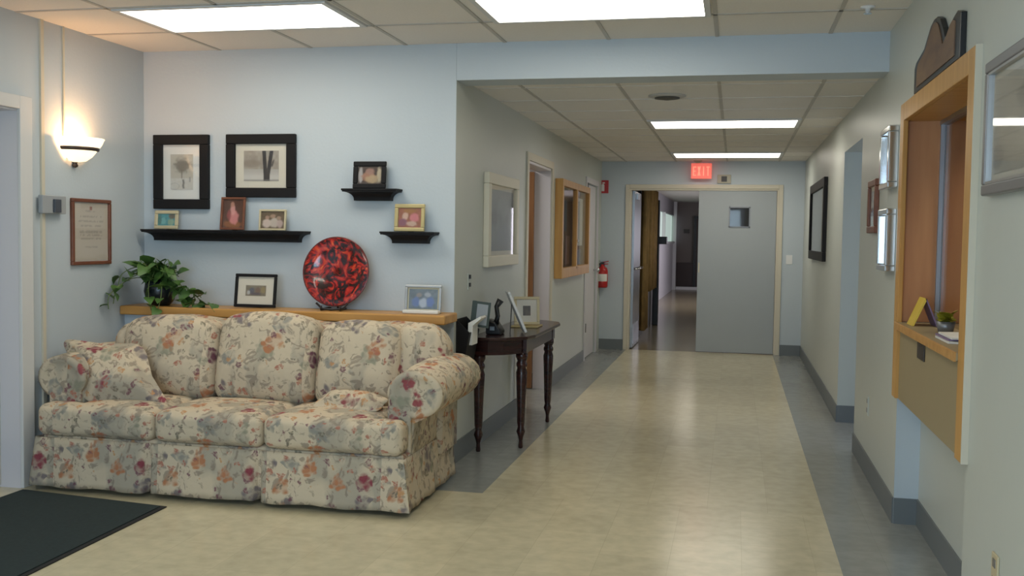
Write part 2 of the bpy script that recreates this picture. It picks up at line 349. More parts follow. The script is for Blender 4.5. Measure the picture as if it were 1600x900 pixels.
# ceilings
struct('ceiling', B(XL-WT, XR+WT, -2.14, YB, HC, HC+.08), 'tile')
struct('ceiling', B(XC-WT, XR+WT, YB+.23, YE, HCC, HCC+.08), 'tile')
struct('ceiling', B(XR+WT, 3.0, SY0, SY1, HCC, HCC+.08), 'tile')
t = MB()
def bar(x0, x1, y0, y1, z): t.box(x0, x1, y0, y1, z-.004, z+.001)
xs = [GX+TILE*k for k in range(-5, 2)]
for x in xs: bar(x-.011, x+.011, -2, YB-.003, HC)
ys = [5.31-TILE*k for k in range(0, 12)]
for y in ys: bar(XL, XR, y-.011, y+.011, HC)
struct('trim_1', t, 'tbar')
t = MB()
for k in range(-2, 2): x = GX+.008+TILE*k; bar(x-.011, x+.011, YB+.23, YE, HCC)
t1 = t; t2 = t = MB()
for k in range(-4, 8): y = 8.21+TILE*k; (bar(XC, XR, y-.008, y+.008, HCC-.0005) if y > YB+.3 and y < YE else None)
struct('trim_2', t1, 'tbar'); struct('trim_2', t2, 'tbarx')

# ------------------------------------------------------------------ skirting
BH, BT = .128, .008
n_ = 0
struct('baseboard_left', B(XL, XL+BT, 4.86, YB-.2, 0, BH), 'base')
struct('baseboard_corridor_left', B(XC, XC+BT, YB, D1[0]-.07, 0, BH), 'base')
struct('baseboard_corridor_left', B(XC, XC+BT, D1[1]+.07, D2[0]-.07, 0, BH), 'base')
struct('baseboard_end', B(XC, EX0-.055, YE-BT, YE, 0, BH), 'base')
struct('baseboard_end', B(EX1+.055, XR, YE-BT, YE, 0, BH), 'base')
struct('baseboard_right', B(XR-BT, XR, SY1, YE-BT, 0, BH), 'base')
struct('baseboard_right', B(XR-BT, 2.8, SY1-BT, SY1, 0, BH), 'base')
struct('baseboard_right', B(XR-BT, XR, NY1, SY0, 0, BH), 'base')
struct('baseboard_niche', B(XR, .905, NY1-.004-BT, NY1-.004, 0, BH), 'base')
struct('baseboard_niche', B(.905-BT, .905, NY0, NY1-.004-BT, 0, BH), 'base')
struct('baseboard_near_right', B(XR-BT, XR, -2, NY0-.0, 0, BH), 'base')
struct('baseboard_front', B(XL, XR, -2, -2+BT, 0, BH), 'base')

# ------------------------------------------------------------------ ceiling lights
def light(x0, x1, y0, y1, z, label, grp, inset=.045):
    r = thing('ceiling_light', ((x0+x1)/2, (y0+y1)/2, z-.012), label, 'ceiling light', grp)
    b = MB()
    b.box(x0, x1, y0, y0+.03, z-.012, z-.0005); b.box(x0, x1, y1-.03, y1, z-.012, z-.0005)
    b.box(x0, x0+.03, y0+.03, y1-.03, z-.012, z-.0005); b.box(x1-.03, x1, y0+.03, y1-.03, z-.012, z-.0005)
    b.build('frame', 'white', r)
    B(x0+.03, x1-.03, y0+.03, y1-.03, z-.007, z-.0005).build('diffuser', 'lamp', r)
G = 'recessed fluorescent panels'
light(GX-5*TILE+.02, GX-3*TILE-.03, 4.71, 5.30, HC, 'lit fluorescent ceiling panel above the sofa, nearer the left wall', G)
light(GX-2*TILE+.07, GX-.02, 4.75, 5.32, HC, 'lit fluorescent ceiling panel in front of the corridor header', G)
light(GX-2*TILE, GX, 1.66, 2.26, HC, 'lit fluorescent ceiling panel in the near part of the room', G)
light(GX-5*TILE, GX-3*TILE, 1.66, 2.26, HC, 'lit fluorescent ceiling panel in the near left part of the room', G)
light(GX-TILE+.02, GX+TILE, 8.22, 8.80, HCC, 'lit corridor ceiling panel, nearer of the two inside the corridor', G)
light(GX-TILE+.02, GX+TILE, 11.31, 11.95, HCC, 'lit corridor ceiling panel, farther one just before the exit sign', G)
light(.1, 1.2, 14.6, 15.2, 2.4, 'added ceiling panel lighting the curtains beyond the double doors, hidden behind the closed leaf', 'added panels beyond the double doors')  # unseen panel, added to brighten the curtains
light(-1.15, -.0, 20.6, 21.4, 2.4, 'lit ceiling panel beyond the double doors', G)

# ------------------------------------------------------------------ ceiling vent, sprinkler
r = thing('ceiling_vent', (-.465, 6.84, HCC-.02), 'dark round ceiling diffuser just inside the corridor', 'ceiling vent')
MB().lathe([(.125, 0), (.125, -.006), (.10, -.014), (.085, -.014)], (-.465, 6.84, HCC), 28).build('ring', 'tbar', r)
MB().lathe([(.083, -.003), (.083, -.02), (.05, -.024), (.02, -.03)], (-.465, 6.84, HCC), 28).build('cone', 'ventmat', r)
r = thing('sprinkler_head', (.60, 5.25, HC-.03), 'small white sprinkler head in the ceiling near the right wall', 'sprinkler')
MB().lathe([(.035, 0), (.035, -.006), (.012, -.01), (.012, -.03)], (.60, 5.25, HC), 16).build('escutcheon', 'signwhite', r)
MB().lathe([(.02, -.030), (.02, -.034)], (.60, 5.25, HC), 12).build('deflector', 'chrome', r)

# ------------------------------------------------------------------ doors
# left door beside the sofa
d = thing('door_1', (XD, 4.2, 0), kind='structure')
B(XD-.045, XD, 3.74, 4.70, .012, 2.01).build('leaf', 'doorwhite', d)
B(XD, XD+.004, 3.76, 4.68, .03, .25).build('kick_plate', 'kick', d)
b = MB(); b.box(XL, XL+.02, 4.70, 4.795, 0, 2.09); b.box(XL, XL+.02, 3.64, 4.70, 2.02, 2.09); b.box(XL, XL+.02, 3.64, 3.735, 0, 2.02)
b.build('casing', 'white', d, bevel=.004)
b = MB(); b.box(XL-WT, XL+.001, 4.70, 4.72, 0, 2.03); b.box(XL-WT, XL+.001, 3.72, 3.74, 0, 2.03); b.box(XL-WT, XL+.001, 3.74, 4.70, 2.01, 2.03)
b.build('door_jamb', 'lilac', d)
h = MB(); h.tube([(XD, 3.83, 1.0), (XD+.05, 3.83, 1.0), (XD+.05, 3.95, 1.0)], .01); h.build('handle', 'steel', d)
# first corridor door: open, brown leaf swung into the room behind
d = thing('door_2', (XC, 8.55, 0), kind='structure')
def corridor_casing(y0, y1, m, root, name='casing'):
    b = MB(); cw = .065
    b.box(XC, XC+.016, y0-cw, y0, 0, DT+cw); b.box(XC, XC+.016, y1, y1+cw, 0, DT+cw); b.box(XC, XC+.016, y0, y1, DT, DT+cw)
    return b.build(name, m, root, bevel=.003)
corridor_casing(*D1, 'creamtrim', d)
b = MB(); b.box(XC-WT, XC+.001, D1[0], D1[0]+.02, 0, DT); b.box(XC-WT, XC+.001, D1[1]-.02, D1[1], 0, DT); b.box(XC-WT, XC+.001, D1[0], D1[1], DT-.02, DT)
b.build('door_jamb', 'lilac', d)
B(XC-WT-.95, XC-WT-.005, D1[1]-.06, D1[1]-.02, .01, DT-.03).build('leaf', 'brown', d)
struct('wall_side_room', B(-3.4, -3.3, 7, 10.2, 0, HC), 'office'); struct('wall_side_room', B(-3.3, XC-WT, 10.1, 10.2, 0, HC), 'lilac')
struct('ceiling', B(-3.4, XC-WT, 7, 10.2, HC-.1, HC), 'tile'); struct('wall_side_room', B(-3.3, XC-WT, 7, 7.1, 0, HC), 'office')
# second corridor door: closed
d = thing('door_3', (XC, 11.75, 0), kind='structure')
corridor_casing(*D2, 'lilac', d)
B(XC-.06, XC-.015, D2[0]+.01, D2[1]-.01, .01, DT-.01).build('leaf', 'lilac', d)
for z in (.32, 1.9): MB().tube([(XC+.012, D2[0]+.005, z), (XC+.012, D2[0]+.005, z+.1)], .012).build('hinge', 'black', d)
MB().lathe([(.012, 0), (.012, .03), (.028, .04), (.028, .065), (.01, .075)], (XC-.015, D2[1]-.09, 1.0), 14, axis='x').build('door_knob', 'chrome', d)
# double doors at the end
d = thing('door_4', ((EX0+EX1)/2, YE, 0), kind='structure')
b = MB(); cw = .05
b.box(EX0-cw, EX0, YE-.016, YE, 0, ET+cw); b.box(EX1, EX1+cw, YE-.016, YE, 0, ET+cw); b.box(EX0, EX1, YE-.016, YE, ET, ET+cw)
b.build('casing', 'creamtrim', d, bevel=.003)
b = MB(); b.box(EX0, EX0+.02, YE, YE+WT, 0, ET); b.box(EX1-.02, EX1, YE, YE+WT, 0, ET); b.box(EX0+.02, EX1-.02, YE, YE+WT, ET-.02, ET); b.build('door_jamb', 'creamtrim', d)
LX0, LX1 = -.447, EX1-.024
lf = MB(); wx = (-.085, .165, 1.535, 1.785)
lf.box(LX0, wx[0], YE+.01, YE+.055, .012, ET-.024); lf.box(wx[1], LX1, YE+.01, YE+.055, .012, ET-.024)
lf.box(wx[0], wx[1], YE+.01, YE+.055, .012, wx[2]); lf.box(wx[0], wx[1], YE+.01, YE+.055, wx[3], ET-.024)
lf = lf.build('leaf', 'doorgrey', d)
b = MB(); e = .014
b.box(wx[0], wx[1], YE+.002, YE+.01, wx[2], wx[2]+e); b.box(wx[0], wx[1], YE+.002, YE+.01, wx[3]-e, wx[3]); b.box(wx[0], wx[0]+e, YE+.002, YE+.01, wx[2], wx[3]); b.box(wx[1]-e, wx[1], YE+.002, YE+.01, wx[2], wx[3])
b.build('vision_frame', 'pewter', d)
B(wx[0], wx[1], YE+.028, YE+.034, wx[2], wx[3]).build('vision_glass', 'dim_glass', d)
B(LX0+.01, LX0+.022, YE+.004, YE+.010, .98, 1.10).build('pull_plate', 'champagne', d)
d = thing('door_5', (EX0, YE+.1, 0), kind='structure')
B(EX0+.005, EX0+.05, YE+.15, YE+1.02, .012, ET-.024).build('leaf', 'sheendoor', d)
B(EX0+.05, EX0+.053, YE+.2, YE+.98, .05, .3).build('kick_plate', 'steel', d)
MB().tube([(EX0+.05, YE+.25, 1.0), (EX0+.09, YE+.27, 1.0), (EX0+.09, YE+.93, 1.0), (EX0+.05, YE+.95, 1.0)], .013).build('push_bar', 'chrome', d)
B(EX0+.05, EX0+.07, YE+.35, YE+.62, 1.88, 1.95).build('closer', 'steel', d)

# ------------------------------------------------------------------ beyond the double doors
FX = -1.66; NX = -1.31
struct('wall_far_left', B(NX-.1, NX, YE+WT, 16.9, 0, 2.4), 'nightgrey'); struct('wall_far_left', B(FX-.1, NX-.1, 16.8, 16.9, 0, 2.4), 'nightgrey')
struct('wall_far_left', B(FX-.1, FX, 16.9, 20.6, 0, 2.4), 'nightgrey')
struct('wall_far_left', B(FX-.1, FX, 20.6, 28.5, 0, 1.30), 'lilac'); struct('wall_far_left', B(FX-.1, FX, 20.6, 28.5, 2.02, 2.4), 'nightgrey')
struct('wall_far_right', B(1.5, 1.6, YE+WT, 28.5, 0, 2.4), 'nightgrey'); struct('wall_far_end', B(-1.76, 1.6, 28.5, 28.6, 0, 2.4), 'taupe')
struct('ceiling', B(-1.8, 1.6, YE+WT, 28.6, 2.4, 2.48), 'tbar')
wn = thing('window_1', (FX-.05, 24.5, 1.30), kind='structure')
B(FX-.08, FX-.06, 20.6, 28.3, 1.30, 2.02).build('pane', 'skyglass', wn)
b = MB()
for y in (20.6, 24.4, 28.2): b.box(FX-.06, FX+.02, y, y+.08, 1.30, 2.02)
b.box(FX-.06, FX+.04, 20.6, 28.28, 1.27, 1.32); b.build('window_frame', 'white', wn)
tag(B(-1.60, -1.10, 28.42, 28.5, .06, .74).build('wainscot_panel', 'darkbrown'), 'dark brown panel low on the far wall beyond the double doors', 'wall panel')
d = thing('door_6', (-.7, 28.5, 0), kind='structure')
B(-1.06, -.2, 28.38, 28.42, .05, 1.95).build('leaf', 'darkbrown', d)
b = MB(); b.box(-1.12, -1.06, 28.36, 28.5, .05, 2.02); b.box(-.2, -.14, 28.36, 28.5, .05, 2.02); b.box(-1.06, -.2, 28.36, 28.5, 1.95, 2.02); b.build('casing', 'black', d)
struct('baseboard_far', B(-1.62, 1.5, 28.28, 28.36, 0, .075), 'signwhite'); struct('wall_far_end', B(FX, -1.58, 28.0, 28.3, 0, 2.4), 'white')
tag(B(-1.40, -1.25, 28.47, 28.5, 1.55, 1.66).build('wall_sign', 'darkmark'), 'small dark sign on the taupe far wall beyond the double doors', 'sign')
for i, (y0, y1, zb, lab) in enumerate(((13.95, 14.5, .12, 'brown and gold patterned curtain beyond the double doors, nearer one'), (14.75, 16.1, .62, 'brown and gold patterned curtain beyond the double doors, farther one'))):
    rings = []
    for k in range(33):
        y = y0+(y1-y0)*k/32; x = NX+.07+.04*sin(k*1.35)
        rings.append([(x, y, zb), (x+.006*sin(k), y, 1.2), (x, y, 2.12)])
    b = MB(); b._open(rings); o = b.build('curtain', 'curtain')
    sm_ = o.modifiers.new('s', 'SOLIDIFY'); sm_.thickness = .012
    tag(o, lab, 'curtain', 'curtains beyond the double doors')
r = thing('curtain_rod', (NX+.07, 15.0, 2.12), 'wooden curtain rod on the left wall beyond the double doors', 'curtain rod')
MB().tube([(NX+.07, 13.85, 2.14), (NX+.07, 16.2, 2.14)], .015).build('rod', 'brown', r)
for y in (13.9, 16.15): B(NX, NX+.08, y-.015, y+.015, 2.125, 2.155).build('bracket', 'brown', r)
r = thing('post', (NX+.12, 16.4, 0), 'dark upright post on the left beyond the double doors', 'post')
B(NX+.03, NX+.12, 16.35, 16.5, 0, 2.0).build('shaft', 'black', r, bevel=.01); B(NX+.03, NX+.24, 16.3, 16.55, 1.30, 1.42).build('bracket', 'black', r, bevel=.01)

# ------------------------------------------------------------------ end wall fittings
ES = thing('exit_sign', (-.423, YE-.06, 2.115), 'red glowing exit sign hanging above the double doors', 'exit sign')
B(-.545, -.30, YE-.13, YE-.09, 2.115, 2.30).build('housing', 'exitface', ES, bevel=.006)
def letter(mb, ch, x, z, w, h, y0, y1, t=.007):
    def bx(a, b, c, d): mb.box(x+a*w, x+b*w, y0, y1, z+c*h, z+d*h)
    tw = t/w; th = t/h
    if ch == 'E': bx(0, tw, 0, 1); bx(tw, 1, 0, th); bx(tw, .85, .5-th/2, .5+th/2); bx(tw, 1, 1-th, 1)
    if ch == 'I': bx(.5-tw/2, .5+tw/2, 0, 1)
    if ch == 'T': bx(0, 1, 1-th, 1); bx(.5-tw/2, .5+tw/2, 0, 1-th)
    if ch == 'X':
        for s in (1, -1):
            p = [(x+w*(0 if s > 0 else 1), z), (x+w*(0 if s > 0 else 1)+s*t*1.3, z), (x+w*(1 if s > 0 else 0), z+h), (x+w*(1 if s > 0 else 0)-s*t*1.3, z+h)]
            mb.prism([(a, b) for a, b in p], 'y', y0, y1)
b = MB()
for i, ch in enumerate('EXIT'): letter(b, ch, -.522+i*.053, 2.15, .038, .11, YE-.1335, YE-.1302, t=.012)
b.build('lettering', 'exitred', ES)
MB().prism([(-.525, HCC), (-.41, HCC), (-.45, 2.30), (-.485, 2.30)], 'y', YE-.14, YE-.08).build('bracket', 'beige', ES)
r = thing('wall_sign', (-.153, YE, 2.065), 'small beige plate with a dark square beside the exit sign', 'sign')
B(-.234, -.072, YE-.02, YE, 2.065, 2.17).build('plate', 'beige', r, bevel=.004); B(-.185, -.12, YE-.025, YE-.02, 2.085, 2.15).build('panel', 'darkmark', r)
r = thing('fire_sign', (-1.62, YE, 1.94), 'red square fire extinguisher sign with white symbol on end wall', 'sign')
B(-1.69, -1.555, YE-.012, YE, 1.94, 2.10).build('plate', 'redsign', r)
b = MB(); b.prism([(-1.64, 1.965), (-1.605, 1.965), (-1.605, 2.04), (-1.615, 2.055), (-1.63, 2.055), (-1.64, 2.04)], 'y', YE-.0135, YE-.0121); b.box(-1.63, -1.60, YE-.0135, YE-.0121, 2.06, 2.075)
b.build('symbol', 'signwhite', r)
FE = thing('fire_extinguisher', (-1.60, YE-.09, .76), 'red fire extinguisher hung on the end wall below its sign', 'fire extinguisher')
ex, ey = -1.60, YE-.085
MB().lathe([(.0, .77), (.062, .772), (.067, .79), (.067, .98), (.055, 1.015), (.022, 1.035), (.022, 1.06)], (ex, ey, 0), 20).build('cylinder', 'red', FE)
MB().lathe([(.0675, .85), (.068, .851), (.068, .94), (.0675, .941)], (ex, ey, 0), 12, -pi*.85, -pi*.15).build('label', 'paper', FE)
MB().box(ex-.018, ex+.018, ey-.018, ey+.018, 1.055, 1.085).build('valve', 'black', FE)
b = MB(); b.prism([(ex-.01, 1.085), (ex+.075, 1.105), (ex+.075, 1.093), (ex, 1.075)], 'y', ey-.01, ey+.01); b.prism([(ex-.01, 1.07), (ex+.07, 1.07), (ex+.07, 1.06), (ex, 1.055)], 'y', ey-.01, ey+.01); b.build('handle', 'red', FE)
MB().tube([(ex-.02, ey, 1.07), (ex-.06, ey-.02, 1.06), (ex-.082, ey-.03, 1.0), (ex-.08, ey-.035, .9), (ex-.072, ey-.04, .84)], [.008, .008, .008, .01, .013]).build('hose', 'black', FE)
B(ex-.02, ex+.02, YE-.03, YE, .9, 1.1).build('wall_bracket', 'steel', FE)
r = thing('light_switch', (.633, YE, 1.10), 'white light switch on the end wall right of the doors', 'light switch')
B(.597, .669, YE-.006, YE, 1.10, 1.21).build('plate', 'signwhite', r, bevel=.002); B(.625, .641, YE-.014, YE-.006, 1.14, 1.17).build('toggle', 'signwhite', r)

# ------------------------------------------------------------------ pictures
def sm(a, b, x): t = max(0, min(1, (x-a)/(b-a))); return t*t*(3-2*t)
def mixc(a, b, t): return tuple(a[i]*(1-t)+b[i]*t for i in range(3))
def hsh(x, y): v = sin(x*127.1+y*311.7)*43758.5453; return v-math.floor(v)
def vn(x, y):
    i, j = math.floor(x), math.floor(y); f, g = x-i, y-j; f = f*f*(3-2*f); g = g*g*(3-2*g)
    return (hsh(i, j)*(1-f)+hsh(i+1, j)*f)*(1-g)+(hsh(i, j+1)*(1-f)+hsh(i+1, j+1)*f)*g
def img_tree(u, v):
    c = (.50, .47, .41); n = vn(u*14, v*18)
    d = math.hypot((u-.5)/.46, (v-.68)/.27); c = mixc(c, (.13, .10, .075), .75*sm(1.05, .35, d+.35*(n-.5)))
    c = mixc(c, (.14, .11, .09), .7*sm(.035, .015, abs(u-.5))*sm(.15, .2, v)*sm(.6, .5, v))
    if v < .33: c = mixc((.6, .59, .56), c, sm(.1, .5, n)*.35)
    c = mixc(c, (.1, .1, .1), .8*sm(.055, .03, abs(u-.57-.01*sin(v*40)))*sm(.02, .05, v)*sm(.32, .26, v))
    c = mixc(c, (.2, .2, .2), .6*sm(.045, .02, abs(u-.86))*sm(.2, .24, v)*sm(.38, .34, v))
    c = mixc(c, (.22, .22, .22), .7*sm(.06, .02, abs(math.hypot((u-.18)/.2, (v-.1)/.09)-1)))
    return c
def img_trunks(u, v):
    n = vn(u*16, v*10); c = mixc((.42, .38, .33), (.3, .26, .22), n) if v > .4 else mixc((.55, .53, .5), (.42, .4, .38), sm(.1, .4, v))
    c = mixc(c, (.24, .2, .16), .7*sm(1.1, .5, math.hypot((u-.22)/.34, (v-.58)/.16)+.3*(n-.5)))
    for cx, w_ in ((.60+.07*(v), .0), (.66, .0)): pass
    for cx in (.62-.05*max(0, v-.2), .69+.13*max(0, v-.2)): c = mixc(c, (.045, .04, .042), sm(.062, .045, abs(u-cx)))
    c = mixc(c, (.08, .07, .07), .9*sm(.03, .02, abs(u-.83-.25*(v-.6)))*sm(.45, .5, v)*sm(.75, .65, v))
    if v < .05: c = mixc(c, (.2, .19, .18), .6)
    return c
def blobs(base, items, nse=.25):
    def f(u, v):
        n = vn(u*11+3, v*9+1); c = mixc(base, tuple(b*.4 for b in base), n*nse*2)
        for (x, y, rx, ry, col) in items:
            c = mixc(c, col, .9*sm(1.15, .7, math.hypot((u-x)/rx, (v-y)/ry)+.3*(n-.5)))
        return c
    return f
img_beach = blobs((.12, .38, .42), [(.8, .8, .2, .25, (.18, .14, .1)), (.3, .4, .2, .3, (.2, .45, .45)), (.75, .3, .2, .3, (.3, .42, .3)), (.1, .5, .12, .5, (.08, .2, .18))])
img_portrait = blobs((.10, .035, .02), [(.5, .12, .5, .14, (.25, .09, .03)), (.55, .36, .24, .26, (.6, .22, .22)), (.48, .62, .13, .2, (.62, .3, .28)), (.45, .82, .1, .1, (.45, .22, .16)), (.3, .45, .1, .2, (.28, .06, .06))])
img_group = blobs((.17, .12, .075), [(.25, .3, .18, .3, (.6, .5, .45)), (.55, .35, .2, .32, (.55, .48, .42)), (.8, .28, .15, .25, (.5, .38, .35)), (.5, .72, .12, .13, (.42, .28, .2)), (.25, .65, .1, .12, (.4, .26, .2)), (.75, .62, .1, .12, (.4, .28, .2))])
img_group2 = blobs((.08, .05, .04), [(.12, .5, .1, .5, (.45, .42, .42)), (.9, .5, .1, .5, (.5, .42, .3)), (.45, .4, .3, .3, (.4, .2, .13)), (.5, .7, .2, .2, (.35, .2, .16)), (.6, .25, .3, .25, (.45, .33, .2))])
img_group3 = blobs((.4, .14, .08), [(.3, .6, .16, .2, (.6, .4, .32)), (.7, .5, .22, .25, (.62, .2, .22)), (.2, .25, .2, .2, (.25, .1, .15)), (.5, .85, .3, .12, (.35, .16, .05)), (.6, .2, .25, .15, (.55, .38, .3))])
img_shelf = blobs((.28, .24, .18), [(.3, .5, .15, .3, (.12, .12, .16)), (.6, .5, .14, .35, (.2, .13, .1)), (.85, .55, .12, .35, (.3, .24, .12)), (.5, .2, .3, .12, (.12, .1, .12)), (.15, .3, .08, .2, (.5, .5, .5))])
img_team = blobs((.20, .24, .28), [(.25, .35, .14, .28, (.14, .2, .42)), (.5, .3, .14, .28, (.45, .5, .6)), (.75, .35, .14, .28, (.14, .2, .45)), (.35, .7, .12, .12, (.3, .26, .24)), (.65, .72, .12, .12, (.38, .4, .45))])
img_grey = blobs((.19, .215, .235), [(.2, .55, .14, .14, (.08, .08, .09)), (.6, .25, .3, .2, (.16, .18, .22)), (.6, .75, .25, .2, (.24, .26, .28))])
def img_cert(u, v):
    c = (.55, .50, .43); n = vn(u*30, v*40)
    if .1 < u < .9:
        for y, w_ in ((.86, .15), (.76, .32), (.68, .36), (.60, .3), (.50, .34), (.44, .34), (.38, .3), (.24, .2)):
            if abs(v-y) < .018 and abs(u-.5) < w_ and n > .35: c = mixc(c, (.28, .25, .22), .5)
    if math.hypot((u-.5)*.8, v-.91) < .035: c = (.35, .18, .15)
    return c
def img_photo(u, v): return mixc((.10, .10, .12), (.2, .17, .16), vn(u*5, v*5))
def img_mono(u, v):
    n = vn(u*6, v*12); c = mixc((.50, .47, .40), (.40, .38, .33), n)
    c = mixc(c, (.2, .19, .17), .7*sm(1.1, .7, math.hypot((u-.75)/.25, (v-.72)/.16)+.3*(n-.5))); c = mixc(c, (.22, .2, .18), .6*sm(1.1, .7, math.hypot((u-.12)/.16, (v-.18)/.14)))
    if .3 < v < .6 and (v*22) % 1 < .35 and .25 < u < .8: c = mixc(c, (.3, .28, .25), .4)
    return c
def rect_frame(mb, w, h, b, y0, y1, z=0):
    mb.box(-w/2, w/2, y0, y1, z, z+b); mb.box(-w/2, w/2, y0, y1, z+h-b, z+h); mb.box(-w/2, -w/2+b, y0, y1, z+b, z+h-b); mb.box(w/2-b, w/2, y0, y1, z+b, z+h-b); return mb
def picture(name, loc, w, h, border, rotz, fn, frame, label, cat, group=None, matw=0, matm='whitemat', depth=.022, tilt=0, stand=None, glaze=True, res=44, matwz=None, inner=None):
    r = thing(name, loc, label, cat, group, rot=(-tilt, 0, rotz))
    rect_frame(MB(), w, h, border, -depth, 0).build('frame', frame, r, bevel=min(.005, border*.2))
    iw, ih = w-2*border, h-2*border; mz = matw if matwz is None else matwz
    if inner:
        rect_frame(MB(), iw, ih, .008, -depth*.9, -depth*.3, border).build('inner_frame', inner, r)
    B(-iw/2, iw/2, -depth*.30, -depth*.05, border, border+ih).build('mat_board' if matw else 'backing', matm, r)
    pw, ph = iw-2*matw, ih-2*mz; nx = max(6, int(res*min(1, pw/ph*1.0))); nz = max(6, int(res*min(1.3, ph/pw)))
    vs = []; cs = []; fs = []
    for j in range(nz+1):
        for i in range(nx+1):
            u, v = i/nx, j/nz; vs.append((-pw/2+pw*u, -depth*.36, border+mz+ph*v)); cs.append(fn(u, v))
    for j in range(nz):
        for i in range(nx): a = j*(nx+1)+i; fs.append((a, a+1, a+nx+2, a+nx+1))
    mb = MB().add(vs, fs); mb.col = cs; mb.build('print', 'picture', r)
    if glaze: B(-iw/2, iw/2, -depth*.62, -depth*.56, border, border+ih).build('glass', 'glass', r)
    if stand: # easel strut behind, foot on the same surface
        L_ = stand; MB().prism([(0, h*.7), (0, h*.7-.01), (L_-.004, .002+L_*math.tan(tilt)*0), (L_, .0+0)], 'x', -.018, .018).build('easel_back', 'black', r)
    return r
# back wall
G = 'black framed tree prints on the back wall'
picture('framed_picture', (-3.439, YB, 1.53), .385, .468, .062, 0, img_tree, 'blackw', 'upright black framed print of a round leafy tree, over the long shelf', 'picture', None, .052, depth=.03, matwz=.06, res=60)
picture('framed_picture', (-2.894, YB, 1.606), .466, .392, .06, 0, img_trunks, 'blackw', 'wide black framed print of two dark tree trunks, right of the upright one', 'picture', None, .055, matm='ivory', depth=.03, matwz=.042, res=60)
# floating shelves with their cove moulding
def shelf(x0, x1, z1, label, s=.055, h=.07, d=.11):
    n = 8; prof = []     # (offset from lower body, z)
    for k in range(n+1): a = k/n*pi/2; prof.append((s*(1-cos(a)), z1-h*.88+(h*.62)*sin(a)))
    prof = [(0, z1-h)]+prof+[(s, z1-.012), (s+.004, z1-.010), (s+.004, z1)]
    rings = []
    y1 = YB
    for o, z in prof:
        rings.append([(x0+s-o, y1, z), (x0+s-o, y1-d+s*1.0-o, z), (x1-s+o, y1-d+s*1.0-o, z), (x1-s+o, y1, z)])
    b = MB(); b.loft(rings, smooth=False); return tag(b.build('wall_shelf', 'blackw'), label, 'shelf', 'black moulded wall shelves')
shelf(-3.665, -2.570, 1.40, 'long black moulded wall shelf below the two framed tree prints')
shelf(-2.320, -1.978, 1.660, 'short black wall shelf, the higher one right of the tree prints')
shelf(-2.075, -1.742, 1.405, 'short black wall shelf, the lower one near the corridor corner')
def stander(x, y, z, w, h, b, fn, frame, label, mw=0, mm='whitemat', tilt=.1, rz=0, d=.014, st=.045, cat='photo frame'):
    return picture('framed_photo', (x, y, z), w, h, b, rz, fn, frame, label, cat, 'small framed photos standing on shelves and ledge', mw, mm, depth=d, tilt=tilt, stand=st, res=30)
sy = YB-.055
stander(-3.52, sy, 1.401, .165, .118, .022, img_beach, 'champagne', 'small cream photo frame with a blue beach picture, left end of long shelf', st=.03)
stander(-3.06, sy-.01, 1.401, .165, .205, .014, img_portrait, 'maroon', 'upright dark red photo frame with a figure in pink, middle of long shelf', tilt=.12, st=.035)
stander(-2.795, sy, 1.401, .18, .130, .012, img_group, 'champagne', 'small cream photo frame with a pale group photo, right end of long shelf', st=.03)
stander(-2.165, sy, 1.661, .21, .165, .030, img_group2, 'blackw', 'black photo frame on the higher short shelf', st=.03)
stander(-1.91, sy, 1.406, .19, .165, .024, img_group3, 'gold', 'pale gold photo frame with a red group photo on the lower short shelf', st=.03)

# ------------------------------------------------------------------ wooden ledge behind the sofa
LZ = .925
struct('wall_ledge', B(XL, XC-WT, 5.66, YB, 0, LZ-.055), 'wall')
lg = MB(); lg.prism([(XL+.002, 5.60), (-1.62, 5.60), (-1.62, YB-.006), (XL+.002, YB-.006)], 'z', LZ-.055, LZ)
tag(lg.build('wooden_ledge', 'oak', bevel=.008), 'long golden oak ledge along the wall behind the sofa', 'ledge')
stander(-2.87, 5.74, LZ+.004, .275, .205, .018, img_shelf, 'blackw', 'black photo frame with a wide ivory mat on the oak ledge behind the sofa', .052, 'ivory', tilt=.14, d=.016, st=.06)
o = stander(-1.795, 5.74, LZ+.001, .225, .165, .016, img_team, 'silver', 'silver photo frame with a blue group photo at the right end of oak ledge', .008, 'champagne', tilt=.12, st=.05)
tag(MB().box(-1.90, -1.68, 5.665, 5.715, LZ+.001, LZ+.022).build('name_block', 'paper', bevel=.006), 'low white block lying in front of the silver photo frame', 'block')
# red plate on its stand
PL = thing('decorative_plate', (-2.354, 5.755, LZ+.025), 'large round red and black marbled glass plate on the oak ledge', 'plate', rot=(-.13, 0, 0))
MB().lathe([(.0, .010), (.06, .010), (.15, .0), (.205, -.022), (.209, -.019), (.207, -.012), (.15, .012), (.06, .022), (.0, .022)], (0, 0, .209), 56, axis='y').build('dish', 'plate', PL)
MB().lathe([(.205, -.0225), (.2115, -.024), (.213, -.019), (.2085, -.015), (.205, -.0225)], (0, 0, .209), 56, axis='y', cap=False).build('rim', mat('dark_red_rim', (.12, .008, .008), .2, coat=.5), PL)
PS = thing('plate_stand', (-2.354, 5.76, LZ), 'small black stand holding the red plate', 'plate stand')
for s in (-1, 1):
    MB().tube([(-2.354+s*.06, 5.68, LZ+.03), (-2.354+s*.06, 5.685, LZ+.008), (-2.354+s*.055, 5.72, LZ+.010), (-2.354+s*.05, 5.80, LZ+.010)], .008).build('foot', 'black', PS)
MB().tube([(-2.354-.10, 5.705, LZ+.045), (-2.354-.06, 5.70, LZ+.012), (-2.354, 5.70, LZ+.008), (-2.354+.06, 5.70, LZ+.012), (-2.354+.10, 5.705, LZ+.045)], .007).build('cradle', 'black', PS)
MB().tube([(-2.354, 5.80, LZ+.01), (-2.354, 5.835, LZ+.19)], .007).build('back_post', 'black', PS)

